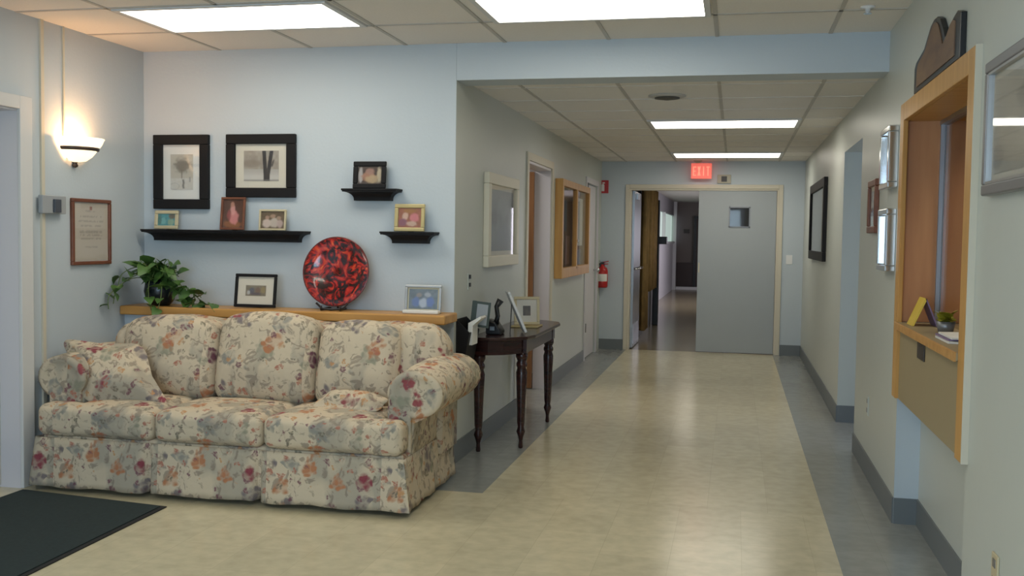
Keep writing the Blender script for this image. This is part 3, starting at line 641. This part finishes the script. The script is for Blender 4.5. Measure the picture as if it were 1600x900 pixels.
# ------------------------------------------------------------------ pothos plant
PT = thing('potted_plant', (-3.50, 5.71, LZ), 'trailing green pothos in a dark round pot at the left end of oak ledge', 'plant')
MB().lathe([(.0, 0), (.055, .0), (.085, .035), (.098, .09), (.09, .14), (.075, .165), (.068, .16), (.0, .15)], (-3.50, 5.715, LZ), 28).build('pot', 'pot', PT)
leaves = MB(); vines = MB()
HEART = [(0, 0), (.28, -.12), (.5, .08), (.48, .36), (.28, .7), (0, 1.05), (-.28, .7), (-.48, .36), (-.5, .08), (-.28, -.12)]
def leaf(p, d, size, roll=0):
    d = Vector(d).normalized(); side = d.cross(Vector((0, 0, 1)))
    if side.length < .1: side = Vector((1, 0, 0))
    side.normalize(); side = Matrix.Rotation(roll, 3, d) @ side; up = side.cross(d)
    p = Vector(p); vs = [p+side*(x*size)+d*(y*size)+up*(size*(.22*abs(x)-.25*y*y)) for x, y in HEART]
    vs += [p+d*(y*size)-up*(size*.25*y*y) for y in (.1, .4, .7)]
    fs = [(0, 1, 10), (1, 2, 10), (2, 3, 11, 10), (3, 4, 12, 11), (4, 5, 12), (5, 6, 12), (6, 7, 11, 12), (7, 8, 10, 11), (8, 9, 10), (9, 0, 10)]
    leaves.add(vs, fs, True)
top = Vector((-3.50, 5.70, LZ+.16))
rr = random.Random(3)
def vine(pts, n, sz):
    P = [Vector(p) for p in pts]; ln = len(P)-1; path = []
    for k in range(ln*6+1):
        t = k/6; i = min(int(t), ln-1); f = t-i
        p0, p1, p2, p3 = P[max(i-1, 0)], P[i], P[i+1], P[min(i+2, ln)]
        path.append(.5*((2*p1)+(p2-p0)*f+(2*p0-5*p1+4*p2-p3)*f*f+(3*p1-p0-3*p2+p3)*f**3))
    vines.tube(path, .0028, 5)
    for k in range(n):
        q = path[int((k+.6)/n*(len(path)-1))]
        d = Vector((rr.uniform(-1, 1), rr.uniform(-1, .1), rr.uniform(-.75, .55)))
        leaf(q+d*.012, d, 1.28*sz*rr.uniform(.75, 1.15), rr.uniform(-.7, .7))
for k in range(22):   # bushy crown
    a = k/22*2*pi; rr1 = rr.uniform(.07, .15); e = (-3.50+cos(a)*rr1, 5.69+sin(a)*rr1*.8-.02, LZ+.17+rr.uniform(.0, .12))
    vine([top, (top.x+cos(a)*rr1*.5, top.y+sin(a)*rr1*.4, LZ+.21+rr.uniform(0, .03)), e], 3, .062)
vine([top, (-3.57, 5.62, LZ+.24), (-3.655, 5.55, LZ+.20), (-3.675, 5.53, LZ+.10)], 6, .062)
vine([top, (-3.56, 5.60, LZ+.20), (-3.65, 5.50, LZ+.12), (-3.665, 5.47, LZ+.02)], 5, .052)
vine([top, (-3.62, 5.60, LZ+.17), (-3.665, 5.44, LZ+.08), (-3.67, 5.43, LZ-.01)], 4, .045)
vine([top, (-3.50, 5.60, LZ+.16), (-3.50, 5.585, LZ+.06), (-3.48, 5.58, LZ-.02)], 5, .055)
vine([top, (-3.42, 5.60, LZ+.13), (-3.42, 5.585, LZ+.04), (-3.44, 5.58, LZ-.02)], 4, .05)
vine([top, (-3.38, 5.66, LZ+.16), (-3.31, 5.65, LZ+.035), (-3.20, 5.66, LZ+.02), (-3.10, 5.65, LZ+.025)], 13, .056)
vine([top, (-3.36, 5.68, LZ+.15), (-3.28, 5.70, LZ+.05), (-3.24, 5.68, LZ+.09), (-3.20, 5.68, LZ+.06)], 14, .06)
vine([top, (-3.34, 5.66, LZ+.12), (-3.26, 5.66, LZ+.10), (-3.22, 5.65, LZ+.045)], 11, .058)
vine([top, (-3.43, 5.65, LZ+.27), (-3.39, 5.63, LZ+.285), (-3.385, 5.62, LZ+.22)], 5, .042)
for mb in (leaves, vines):
    for v in mb.v:
        if v.x < XL+.006: v.x = XL+.006
leaves.build('foliage', 'leaf', PT); vines.build('vine', 'vine', PT)

# ------------------------------------------------------------------ sofa
SF = thing('sofa', (-2.59, 5.14, 0), 'three seat skirted sofa in cream floral fabric with rolled arms', 'sofa')
rt = lambda a, ax='X': Matrix.Rotation(a, 3, ax)
MB().pillow((-2.588, 5.14, .185), (1.015, .415, .12), .03).build('seat_base', 'floral', SF)
SX0, SX1, SF0, SB0 = -3.622, -1.560, 4.705, 5.56
# skirt: one strip round three sides, box pleats at the seams and corners
def skirt():
    path = []; n = 30
    for k in range(n): path.append((SX0, SB0+(SF0-SB0)*k/n, -1, 0))
    for k in range(150): path.append((SX0+(SX1-SX0)*k/150, SF0, 0, -1))
    for k in range(n+1): path.append((SX1, SF0+(SB0-SF0)*k/n, 1, 0))
    rings = []
    for (x, y, nx, ny) in path:
        s = x*7+y*9; col = []
        gap = 0
        for gx in (-2.955, -2.335):
            if ny: gap = max(gap, math.exp(-((x-gx)/.014)**2))
        corner = math.exp(-((abs(x-(SX0+SX1)/2)-(SX1-SX0)/2+.0)/.03)**2)*(1 if ny else 0)+(math.exp(-((y-SF0)/.03)**2) if nx else 0)
        for j in range(9):
            t = j/8; z = .285-.258*t; fl = .003+.022*t+.004*sin(s*3.1)*t+.003*sin(s*7.3+1)*t
            off = fl-gap*(.016+.075*t)+.012*t*corner
            xx, yy = x+nx*off, y+ny*off
            if ny and corner > .3: xx += math.copysign(.016*t*corner, x+2.59)
            col.append((xx, yy, z+(.004*sin(s*2.3) if j == 8 else 0)))
        rings.append(col)
    b = MB(); b._open(rings); o = b.build('skirt', 'floral', SF); q = o.modifiers.new('s', 'SOLIDIFY'); q.thickness = .006; q.offset = -1
skirt()
# flap welts at the skirt's two front corners
for x, sgn in ((SX1+.01, 1),):
    MB().prism([(x-.03, .28), (x+.0, .28), (x+.030, .03), (x-.03, .03)], 'y', SF0-.034, SF0-.024).build('corner_flap', 'floral', SF)
# T cushions
def seat(x0, x1, ear=0):
    b = MB(); cx = (x0+x1)/2
    b.pillow((cx, 4.965, .378), ((x1-x0)/2, .275, .082), .045, (0, .008, .024), n=18)
    if ear: 
        ex0, ex1 = (SX0+.012, x0+.06) if ear < 0 else (x1-.06, SX1-.012)
        b.pillow(((ex0+ex1)/2, 4.762, .378), ((ex1-ex0)/2, .072, .081), .04, (0, .005, .01))
    return b.build('seat_cushion', 'floral', SF)
seat(-3.425, -2.925, -1); seat(-2.922, -2.315); seat(-2.312, -1.70, 1)
# arms: scroll profile swept back
def arm(cx, inner, outer, sgn):
    prof = []
    czz, hw, hh = .588, .147, .122
    # closed outline: outer panel up, under the scroll, round the scroll, down inside
    o = outer; i_ = inner
    pts = [(o, .25), (o-sgn*.004, .36), (o+sgn*.004, .44)]
    for k in range(15):
        a = -pi*.32+(pi*1.30)*k/14
        pts.append((cx+sgn*hw*cos(a), czz+hh*sin(a)))
    pts += [(i_, .5), (i_, .38), (i_, .25)]
    rings = []
    ny = 16
    for k in range(ny+1):
        t = k/ny; y = 4.835+(5.52-4.835)*t; ed = .985+.05*sin(pi*min(1, t*1.0))-.02*(t < .01)
        fx = sgn*.02*t; dz = .012*sin(t*pi*1.1)+.02*t
        gather = .012*math.exp(-((t-.16)/.035)**2)
        ring = []
        for (x, z) in pts:
            w_ = sm(.45, .6, z); sc = ed-gather*4
            ring.append((cx+(x-cx)*(1+(sc-1)*w_)+fx*w_, y, czz+(z-czz)*(1+(sc-1)*w_)+dz*w_))
        rings.append(ring)
    b = MB(); b.loft(rings)
    a_ = b.build('arm', 'floral', SF)
    # scroll face: an oval panel with welt and a gathered rim
    f = MB(); rg = []
    for k, (s_, yy) in enumerate(((1.0, 4.832), (.98, 4.818), (.84, 4.808), (.70, 4.812), (.66, 4.820), (.4, 4.812), (.02, 4.808))):
        rg.append([(cx+hw*s_*cos(2*pi*q/28), yy, czz+hh*s_*sin(2*pi*q/28)) for q in range(28)])
    f.loft(rg); f.build('arm_front', 'floral', a_)
    g = MB(); g.pillow(((i_+o)/2, 4.826, .40), (abs(o-i_)/2-.002, .016, .13), .014); g.build('arm_panel', 'floral', a_)
arm(-1.545, -1.690, -1.560, 1); arm(-3.545, -3.425, -3.622, -1)
# back
def backframe():
    b = MB(); rings = []
    n = 40
    for k in range(n+1):
        t = k/n; x = -3.50+t*(1.97); u = abs(t-.5)*2
        zt = .885-.012*cos(t*pi*6)-.11*sm(.84, 1.0, u)-.05*sm(.97, 1, u)
        ring = [(x, 5.56, .2), (x, 5.57, zt-.08), (x, 5.555, zt-.02), (x, 5.50, zt), (x, 5.42, zt-.015), (x, 5.36, zt-.08), (x, 5.28, .5), (x, 5.26, .2)]
        rings.append(ring)
    b.loft(rings); return b.build('back_frame', 'floral', SF)
backframe()
def bc(x0, x1, top, y=5.265):
    b = MB(); h = (top-.43)/2
    def fn(q):   # fuller at the foot, softly arched top
        f = q.z/h; q = q.copy()
        if f > 0: q.z -= .045*(abs(q.x)/((x1-x0)/2))**2.2*f
        q.x *= 1-.035*max(0, f)**2; q.y += -.018*math.exp(-((f+.35)/.5)**2); return q
    b.pillow(((x0+x1)/2, y, .43+h), ((x1-x0)/2, .105, h), .075, (0, .035, .0), rot=rt(-.17), n=20, fn=fn)
    return b.build('back_cushion', 'floral', SF)
bc(-3.43, -2.835, .910); bc(-2.832, -2.235, .945); bc(-2.232, -1.755, .915)
def wing(x0, x1, top, s):
    b = MB(); h = (top-.5)/2
    def fn(q):
        q = q.copy(); f = q.z/h
        if f > 0 and q.x*s > 0: q.z -= .09*(q.x*s/((x1-x0)/2))**2*f
        return q
    b.pillow(((x0+x1)/2, 5.335, .5+h), ((x1-x0)/2, .11, h), .08, (0, .02, 0), rot=rt(-.12), n=14, fn=fn); b.build('back_wing', 'floral', SF)
wing(-1.80, -1.505, .905, 1); wing(-3.53, -3.385, .845, -1)
# throw pillows
def pillow_thing(c, h, rot, label, corner=1.0, shear=0):
    def fn(q):
        a, b_ = q.x/h[0], q.z/h[2]; e = max(abs(a), abs(b_))
        q = q.copy(); q.y *= (1-.80*sm(.45, 1.0, e)); k = .10*corner*abs(a*b_); q.x *= 1+k-.05*(1-abs(a*b_)); q.z *= 1+k-.05; q.x -= shear*q.z; return q
    b = MB(); b.pillow(c, h, .06, (0, .012, 0), rot=rot, n=22, fn=fn); return tag(b.build('throw_pillow', 'floral'), label, 'pillow', 'throw pillows on the sofa')
pillow_thing((-3.315, 4.955, .605), (.225, .075, .185), Matrix.Rotation(.16, 3, 'Z') @ rt(-.62) @ Matrix.Rotation(.05, 3, 'Y'), 'floral throw pillow leaning on the sofa\'s left arm', shear=.7)
pillow_thing((-1.96, 5.01, .503), (.20, .045, .085), Matrix.Rotation(-.08, 3, 'Z') @ rt(-1.25), 'flat floral throw pillow lying on the sofa seat by its right arm', .3)

# ------------------------------------------------------------------ door mat
r = thing('entrance_mat', (-3.2, 3.9, 0), 'dark green entrance mat on the floor in front of the sofa', 'floor mat')
MB().prism([(-3.66, 2.9), (-2.72, 2.9), (-2.76, 4.56), (-3.67, 4.665)], 'z', .0005, .006).build('rubber_backing', 'matedge', r)
MB().prism([(-3.645, 2.92), (-2.74, 2.92), (-2.785, 4.54), (-3.655, 4.643)], 'z', .006, .011).build('carpet', 'matgreen', r)

# ------------------------------------------------------------------ left wall fittings
SC = thing('wall_sconce', (XL, 5.20, 1.75), 'lit half bowl wall sconce of frosted glass with a bronze band', 'wall lamp')
c = (XL+.012, 5.165, 0)
def half(prof, seg=24): return MB().lathe(prof, c, seg, -pi/2, pi/2)
o = half([(.004, 1.772), (.06, 1.782), (.092, 1.806), (.118, 1.84), (.127, 1.852), (.144, 1.875), (.156, 1.903), (.160, 1.906)]).build('shade', 'bowl', SC)
q = o.modifiers.new('s', 'SOLIDIFY'); q.thickness = .004; q.offset = -1
o = half([(.118, 1.838), (.128, 1.840), (.132, 1.850), (.131, 1.858), (.124, 1.859)]).build('band', 'bronze', SC)
MB().lathe([(.0, 1.742), (.014, 1.748), (.018, 1.758), (.010, 1.768), (.020, 1.776), (.0, 1.78)], c, 14).build('finial', 'bronze', SC)
MB().box(XL, XL+.012, 5.105, 5.225, 1.79, 1.90).build('back_plate', 'bronze', SC)
l = bpy.data.lights.new('sconce_bulb', 'POINT'); l.energy = 4.5; l.color = (1, .52, .22); l.shadow_soft_size = .03
lo = bpy.data.objects.new('sconce_bulb', l); C.objects.link(lo); lo.location = (XL+.07, 5.14, 1.90)
tag(B(XL, XL+.009, 5.071, 5.083, 1.9, HC).build('wall_conduit', 'creamtrim'), 'thin cable cover running from ceiling to the sconce', 'conduit')
tag(B(XL, XL+.012, 4.878, 4.904, .0, HC-.0).build('wall_strip', 'creamtrim'), 'pale vertical strip on the left wall beside the white door', 'wall strip')
TH = thing('thermostat', (XL, 4.945, 1.475), 'grey wall control box with a dark panel between door and certificate', 'thermostat')
B(XL+.012, XL+.04, 4.845, 5.045, 1.475, 1.575).build('housing', 'greyplate', TH, bevel=.004); B(XL+.04, XL+.055, 4.93, 4.985, 1.482, 1.555).build('display', 'thermo', TH, bevel=.003)
B(XL, XL+.012, 4.91, 5.03, 1.485, 1.565).build('back_plate', 'greyplate', TH)
picture('framed_certificate', (XL, 5.315, 1.185), .37, .385, .021, rad(90), img_cert, 'maroon', 'certificate in a thin red-brown wooden frame on the left wall', 'certificate', matw=.004, depth=.02, res=60)

# ------------------------------------------------------------------ corridor left wall
picture('framed_picture', (XC, 7.05, 1.178), .96, .635, .075, rad(90), img_grey, 'ivoryframe', 'large cream framed grey picture above the dark console table', 'picture', matw=.03, matm='ivory', depth=.04)
SWT = thing('switch_plate', (XC, 6.20, 1.05), 'pair of dark small wall switches above the console table', 'light switch')
B(XC, XC+.006, 6.175, 6.24, 1.045, 1.15).build('plate', 'wallc', SWT, bevel=.002)
for z in (1.065, 1.115): B(XC+.006, XC+.014, 6.195, 6.222, z, z+.025).build('switch', 'black', SWT)
BB = thing('notice_board', (XC, 10.2, 1.0), 'oak framed glass notice cabinet on the corridor wall between two doors', 'notice board')
y0, y1, z0, z1, dp = 9.30, 11.10, 1.0, 1.93, .075
b = MB(); fw = .065
b.box(XC, XC+dp, y0, y0+fw, z0, z1); b.box(XC, XC+dp, y1-fw, y1, z0, z1); b.box(XC, XC+dp, y0+fw, y1-fw, z0, z0+fw*1.5); b.box(XC, XC+dp, y0+fw, y1-fw, z1-fw, z1); b.box(XC+.03, XC+dp, 10.17, 10.23, z0+fw, z1-fw)
b.build('frame', 'oakv', BB, bevel=.004)
B(XC+.001, XC+.012, y0+fw, y1-fw, z0+fw, z1-fw).build('cork_board', mat('dark_cork', (.20, .12, .065), .9, noise=(30, .4)), BB)
B(XC+.05, XC+.054, y0+fw, y1-fw, z0+fw, z1-fw).build('glass', 'glass', BB)
for (a, b_, c_, d_, m_) in ((9.42, 9.62, 1.55, 1.82, 'paper'), (9.66, 9.9, 1.45, 1.75, 'green'), (9.45, 9.75, 1.12, 1.42, 'ygreen'), (9.85, 10.1, 1.12, 1.4, 'brown'), (10.3, 10.55, 1.5, 1.82, 'brown'), (10.6, 10.95, 1.3, 1.8, 'paper'), (10.35, 10.55, 1.15, 1.42, 'paper'), (10.62, 10.9, 1.1, 1.26, 'black')):
    B(XC+.012, XC+.015, a, b_, c_, d_).build('notice', m_, BB)
MB().lathe([(.012, 0), (.016, .012), (.008, .016)], (XC+dp, 10.2, 1.35), 12, axis='x').build('lock', 'chrome', BB)

# ------------------------------------------------------------------ console table
TZ = .745
CT = thing('console_table', (-1.45, 6.95, 0), 'dark mahogany console table with turned legs against the corridor wall', 'table')
outline = [(XC+.005, 6.20), (-1.50, 6.20), (-1.40, 6.25), (-1.29, 6.38), (-1.262, 6.5), (-1.262, 7.46), (-1.29, 7.58), (-1.40, 7.69), (-1.50, 7.73), (XC+.005, 7.73)]
MB().prism(outline, 'z', TZ-.022, TZ).build('tabletop', 'darkwood', CT, bevel=.006)
cx_, cy_ = -1.48, 6.965
ap = [((x-XC)*.87+XC+.001, (y-cy_)*.955+cy_) for x, y in outline]
MB().prism(ap, 'z', TZ-.115, TZ-.022).build('apron', 'darkwood', CT)
LEG = [(.010, 0), (.013, .01), (.010, .05), (.014, .075), (.024, .11), (.017, .14), (.021, .17), (.028, .42), (.031, .50), (.024, .53), (.030, .545), (.030, .56), (.023, .575), (.033, .60), (.033, .635)]
for (x, y) in ((-1.585, 6.285), (-1.345, 6.47), (-1.345, 7.44), (-1.585, 7.64)):
    lgp = MB().lathe([(a*1.22, b) for a, b in LEG], (x, y, 0), 16); lgp.box(x-.039, x+.039, y-.039, y+.039, .63, TZ-.022); lgp.build('leg', 'darkwood', CT)

def lean(loc, w, h, rz, tilt, frame, fn, label, b=.02, d=.018, mw=0, mm='whitemat', st=.06, name='framed_photo'):
    return picture(name, loc, w, h, b, rz, fn, frame, label, 'photo frame', None, mw, mm, depth=d, tilt=tilt, stand=st, res=26)
lean((-1.365, 6.60, TZ+.009), .20, .29, rad(108), .42, 'white', img_mono, 'pale metal photo frame seen edge on, leaning back on console table', st=.10)
lean((-1.44, 7.08, TZ+.014), .185, .20, rad(22), .12, 'champagne', img_photo, 'gold edged photo frame with white mat near the far end of console table', .02, .016, .045, 'paper')
tag(B(-1.54, -1.345, 6.98, 7.19, TZ+.001, TZ+.011).build('photo_album', 'gold', bevel=.002), 'flat gold book under the gold edged photo frame', 'book')
PH = thing('telephone', (-1.52, 6.46, TZ), 'black telephone with upright handset on the near end of console table', 'telephone')
b = MB(); b.prism([(-1.575, TZ+.001), (-1.475, TZ+.001), (-1.475, TZ+.025), (-1.515, TZ+.085), (-1.575, TZ+.10)], 'y', 6.40, 6.53); b.build('base', 'black', PH, bevel=.008)
MB().tube([(-1.515, 6.44, TZ+.07), (-1.505, 6.445, TZ+.12), (-1.515, 6.45, TZ+.18), (-1.49, 6.46, TZ+.225)], [.022, .016, .016, .024], 10).build('handset', 'black', PH)
B(-1.545, -1.515, 6.392, 6.40, TZ+.03, TZ+.055).build('button_panel', 'steel', PH)

# wall rack holding leaflets at the corridor corner
RK = thing('wall_rack', (XC, 6.02, .62), 'black wall pocket on the corridor wall beside the sofa arm', 'wall rack')
b = MB(); pp = [(XC+.001, .60), (XC+.05, .60), (XC+.085, .80), (XC+.075, .80), (XC+.042, .61), (XC+.001, .61)]
b.prism(pp, 'y', 5.93, 6.16); b.prism([(XC+.001, .60), (XC+.05, .60), (XC+.085, .80), (XC+.001, .88)], 'y', 5.922, 5.93); b.prism([(XC+.001, .60), (XC+.05, .60), (XC+.085, .80), (XC+.001, .88)], 'y', 6.16, 6.168); b.box(XC+.0005, XC+.006, 5.93, 6.16, .61, .88)
b.build('pocket', 'blackw', RK)
BK = thing('booklet', (XC+.03, 6.12, .62), 'dark green bordered booklet standing tallest in the black wall pocket', 'booklet')
tl = Matrix.Translation((XC+.014, 6.125, .625)) @ Matrix.Rotation(.10, 4, 'Y')
MB().box(0, .020, 0, .028, 0, .36).xform(tl).build('spine', 'green', BK)
MB().box(.020, .118, 0, .008, .2, .36).xform(tl).build('cover', 'green', BK); MB().box(.034, .104, -.002, 0, .215, .345).xform(tl).build('cover_panel', 'greyplate', BK)
LF = MB().prism([(0, 0), (.030, 0), (.032, .12), (.085, .165), (.08, .178), (.004, .135)], 'y', 5.97, 6.10).xform(Matrix.Translation((XC+.060, 0, .72)) @ Matrix.Rotation(.0, 4, 'Y'))
tag(LF.build('leaflet', 'paper', bevel=.001), 'folded white leaflet tilting out of the black wall pocket', 'leaflet')

# ------------------------------------------------------------------ right wall
picture('framed_picture', (XR, 10.35, 1.20), 1.75, .76, .085, rad(-90), img_grey if False else (lambda u, v: mixc((.45, .47, .47), (.35, .37, .38), vn(u*4, v*4))), 'blackw', 'large black framed pale picture on the corridor right wall near the doors', 'picture', matw=.0, depth=.035)
o = picture('wall_plaque', (XR, 6.27, 1.435), .34, .31, .04, rad(-90), lambda u, v: mixc((.12, .05, .03), (.3, .2, .12), sm(.5, .6, vn(u*6, v*14))), 'maroon', 'red-brown wooden plaque on the right wall past the doorway', 'plaque', depth=.025)
def holder(z0, z1, label, y0=5.44, y1=5.76):
    return picture('framed_certificate', (XR, (y0+y1)/2, z0), y1-y0, z1-z0, .03, rad(-90), (lambda u, v: mixc((.62, .64, .68), (.35, .36, .42), .8 if (.15 < u < .85 and (v*9) % 1 < .35 and vn(u*20, v*9) > .35) else 0)), 'chrome', label, 'certificate', 'silver framed notices left of the reception window', .02, depth=.05)
holder(1.66, 1.975, 'silver framed notice, upper of the two beside the reception window')
holder(1.235, 1.555, 'silver framed notice, lower of the two beside the reception window')
OUT = thing('wall_outlet', (XR, 6.30, .36), 'small pale power outlet low on the right wall', 'outlet')
B(XR-.006, XR, 6.265, 6.335, .355, .47).build('plate', 'wallc', OUT, bevel=.002)
for z in (.375, .43): B(XR-.008, XR-.006, 6.285, 6.315, z, z+.025).build('socket', 'pewter', OUT)
OUT = thing('wall_outlet', (XR, 3.26, .32), 'pale power outlet at the near right edge below the certificate', 'outlet')
B(XR-.007, XR, 3.225, 3.295, .335, .45).build('plate', 'champagne', OUT, bevel=.002)
for z in (.355, .41): B(XR-.009, XR-.007, 3.245, 3.275, z, z+.025).build('socket', 'pewter', OUT)
picture('framed_certificate', (XR, 3.20, 1.535), .62, .42, .035, rad(-90), img_mono, 'pewter', 'large pewter framed certificate on the near right wall', 'certificate', matw=.03, matm='ivory', depth=.03, inner='silver')

# reception window (part of the building) and its counter
W = thing('window_2', (XR, 4.48, 1.0), kind='structure')
OZ0, OZ1 = 1.0, 1.965; CY0, CY1 = NY0, NY1; P = .022
b = MB()
b.box(XR-P, XR, CY0-.03, CY0+.075, .63, 2.05); b.box(XR-P, XR, CY1-.07, CY1+.03, .63, 2.05); b.box(XR-P, XR, CY0+.075, CY1-.07, OZ1, 2.05)
b.build('casing', 'oakv', W, bevel=.003)
B(XR-P-.001, XR, CY0-.036, CY0-.03, .63, 2.05).build('lit_edge', 'creamtrim', W)  # casing's daylit near side, its brightness painted as a pale strip
OY0, OY1 = CY0+.075, CY1-.012
b = MB(); b.box(XR, 1.28, CY1-.012-.02, CY1-.008, OZ0, 2.0); b.box(XR, 1.28, CY0+.03, CY0+.06, OZ0, 2.0)
b.build('side_jamb', 'cherry', W)
B(XR, 1.28, CY0+.06, CY1-.032, OZ1-.0, 2.0).build('head_jamb', 'oak', W)
GXX = .955
b = MB(); b.box(GXX-.012, GXX+.012, CY1-.05, CY1-.032, OZ0, OZ1); b.box(GXX-.012, GXX+.012, CY0+.06, CY0+.075, OZ0, OZ1); b.box(GXX-.015, GXX+.025, CY0+.06, CY1-.032, OZ1-.02, OZ1); b.box(GXX-.012, GXX+.012, 4.50, 4.53, OZ0+.02, OZ1-.02)
b.build('track', 'steel', W)
B(GXX-.003, GXX+.003, CY0+.075, 4.50, OZ0+.006, OZ1-.02).build('pane', 'winglass', W)
B(GXX+.006, GXX+.011, 4.53, CY1-.05, OZ0+.006, OZ1-.02).build('pane', 'winglass', W)
RC = thing('reception_counter', (.9, 4.48, .63), 'tan laminate reception counter with oak edge built into the right wall', 'counter')
B(XR-.006, XR+.012, CY0+.075, CY1-.07, .63, OZ0-.03).build('apron_panel', 'tan', RC)
B(XR-.028, 1.28, CY0+.076, CY1-.071, OZ0-.028, OZ0).build('counter_top', 'tan', RC)
B(XR-.036, XR-.026, CY0+.076, CY1-.071, OZ0-.032, OZ0+.002).build('edge_strip', 'oak', RC, bevel=.002)
B(XR-.013, XR-.006, 4.50, 4.66, .885, .955).build('coin_slot', 'darkmark', RC, bevel=.003)
B(XR+.012, .905, CY0+.03, CY1-.01, .63, .645).build('bottom_panel', 'white', RC)
# office behind
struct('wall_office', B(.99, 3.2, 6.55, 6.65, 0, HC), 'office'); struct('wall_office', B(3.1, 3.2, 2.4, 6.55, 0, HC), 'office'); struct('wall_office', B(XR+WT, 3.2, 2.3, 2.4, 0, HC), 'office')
struct('ceiling', B(XR+WT, 3.2, 2.3, 6.65, HC, HC+.08), 'tile')
light(1.6, 2.2, 3.6, 4.8, HC, 'lit fluorescent ceiling panel inside the reception office', 'recessed fluorescent panels')
r = thing('storage_cabinet', (1.75, 6.35, 0), 'tall brown wooden cabinet seen through the reception window', 'cabinet')
B(1.35, 2.15, 6.15, 6.54, 0, 2.0).build('body', 'brown', r, bevel=.004)
for x in (1.36, 1.755): B(x, x+.385, 6.128, 6.15, .05, 1.97).build('door', 'brown', r, bevel=.003)
# things on the counter
r = thing('card_holder', (.86, 5.02, OZ0), 'yellow folded card leaning at the far end of the reception counter', 'card')
MB().prism([(.80, OZ0+.001), (.808, OZ0+.001), (.862, OZ0+.125), (.854, OZ0+.13)], 'y', 4.93, 5.08).build('front_card', 'yellow', r)
MB().prism([(.862, OZ0+.125), (.854, OZ0+.13), (.905, OZ0+.001), (.913, OZ0+.001)], 'y', 4.93, 5.08).build('back_card', 'purple', r)
r = thing('small_plant', (.885, 4.62, OZ0), 'small yellow green leafy plant on the reception counter by the glass', 'plant')
MB().lathe([(.0, .001), (.03, .001), (.04, .05), (.036, .05), (.0, .045)], (.885, 4.62, OZ0), 16).build('pot', 'pewter', r)
leaves = MB()
for k in range(26):
    a = rr.uniform(0, 2*pi); leaf((.885+.012*cos(a), 4.62+.012*sin(a), OZ0+rr.uniform(.045, .07)), (cos(a)*.55, sin(a)*1.4, rr.uniform(.1, 1.0)), rr.uniform(.04, .06), rr.uniform(-.5, .5))
for v in leaves.v: v.x = min(v.x, GXX-.006)
leaves.build('foliage', 'ygreen', r)
for k in range(3):
    x0 = .80+.006*k; y0 = 4.12+.03*(k % 2); z = OZ0+.001+.008*k
    tag(MB().prism([(x0, y0), (x0+.13, y0+.02*(k-1)), (x0+.13, y0+.26+.02*(k-1)), (x0, y0+.26)], 'z', z, z+.007).build('leaflet_stack', ['paper', 'purple', 'paper'][k]), ['white leaflets, bottom layer of the small pile on the reception counter', 'purple leaflets in the middle of the small pile on the reception counter', 'white leaflets on top of the small pile on the reception counter'][k], 'leaflets')
tag(MB().box(.925, .940, 3.93, 4.08, OZ0+.001, OZ0+.17).build('note_pad', 'ygreen', bevel=.002), 'upright yellow green card by the near end of the reception glass', 'card')
# shaped sign above the window
sg = thing('shaped_sign', (XR, 4.45, 2.05), 'black edged wooden cutout sign with stepped and notched top above the reception window', 'sign')
SH = [(4.91, 2.052), (4.91, 2.165), (4.87, 2.188), (4.76, 2.203), (4.68, 2.215), (4.62, 2.245), (4.54, 2.283), (4.47, 2.296), (4.40, 2.292), (4.34, 2.272), (4.28, 2.225), (4.23, 2.178), (4.16, 2.19), (4.08, 2.222), (4.01, 2.232), (3.95, 2.215), (3.95, 2.052)]
ccy = sum(p[0] for p in SH)/len(SH)
MB().prism(SH, 'x', XR-.022, XR).build('border', 'black', sg, bevel=.003)
def inset(poly, d):
    n = len(poly); out = []
    ar = sum(poly[i][0]*poly[(i+1) % n][1]-poly[(i+1) % n][0]*poly[i][1] for i in range(n)); sgn = 1 if ar > 0 else -1
    for i in range(n):
        a, b, c_ = [Vector(poly[(i+k) % n]) for k in (-1, 0, 1)]
        n1 = Vector((-(b-a).y, (b-a).x)).normalized()*sgn; n2 = Vector((-(c_-b).y, (c_-b).x)).normalized()*sgn
        q = (n1+n2); q = q/max(.35, q.length_squared/2)*1.0 if q.length > 1e-6 else n1
        out.append(tuple(b+q*d*(1 if True else 0)))
    return out
MB().prism([(4.43+(y-4.43)*.86, z) for y, z in inset(SH, .02)], 'x', XR-.026, XR-.0215).build('face', wood('aged_sign_wood', (.13, .075, .055), (.24, .15, .085), (3, 3, 8), .6), sg)

for o in LOCALS:
    if '_local' in o: del o['_local']
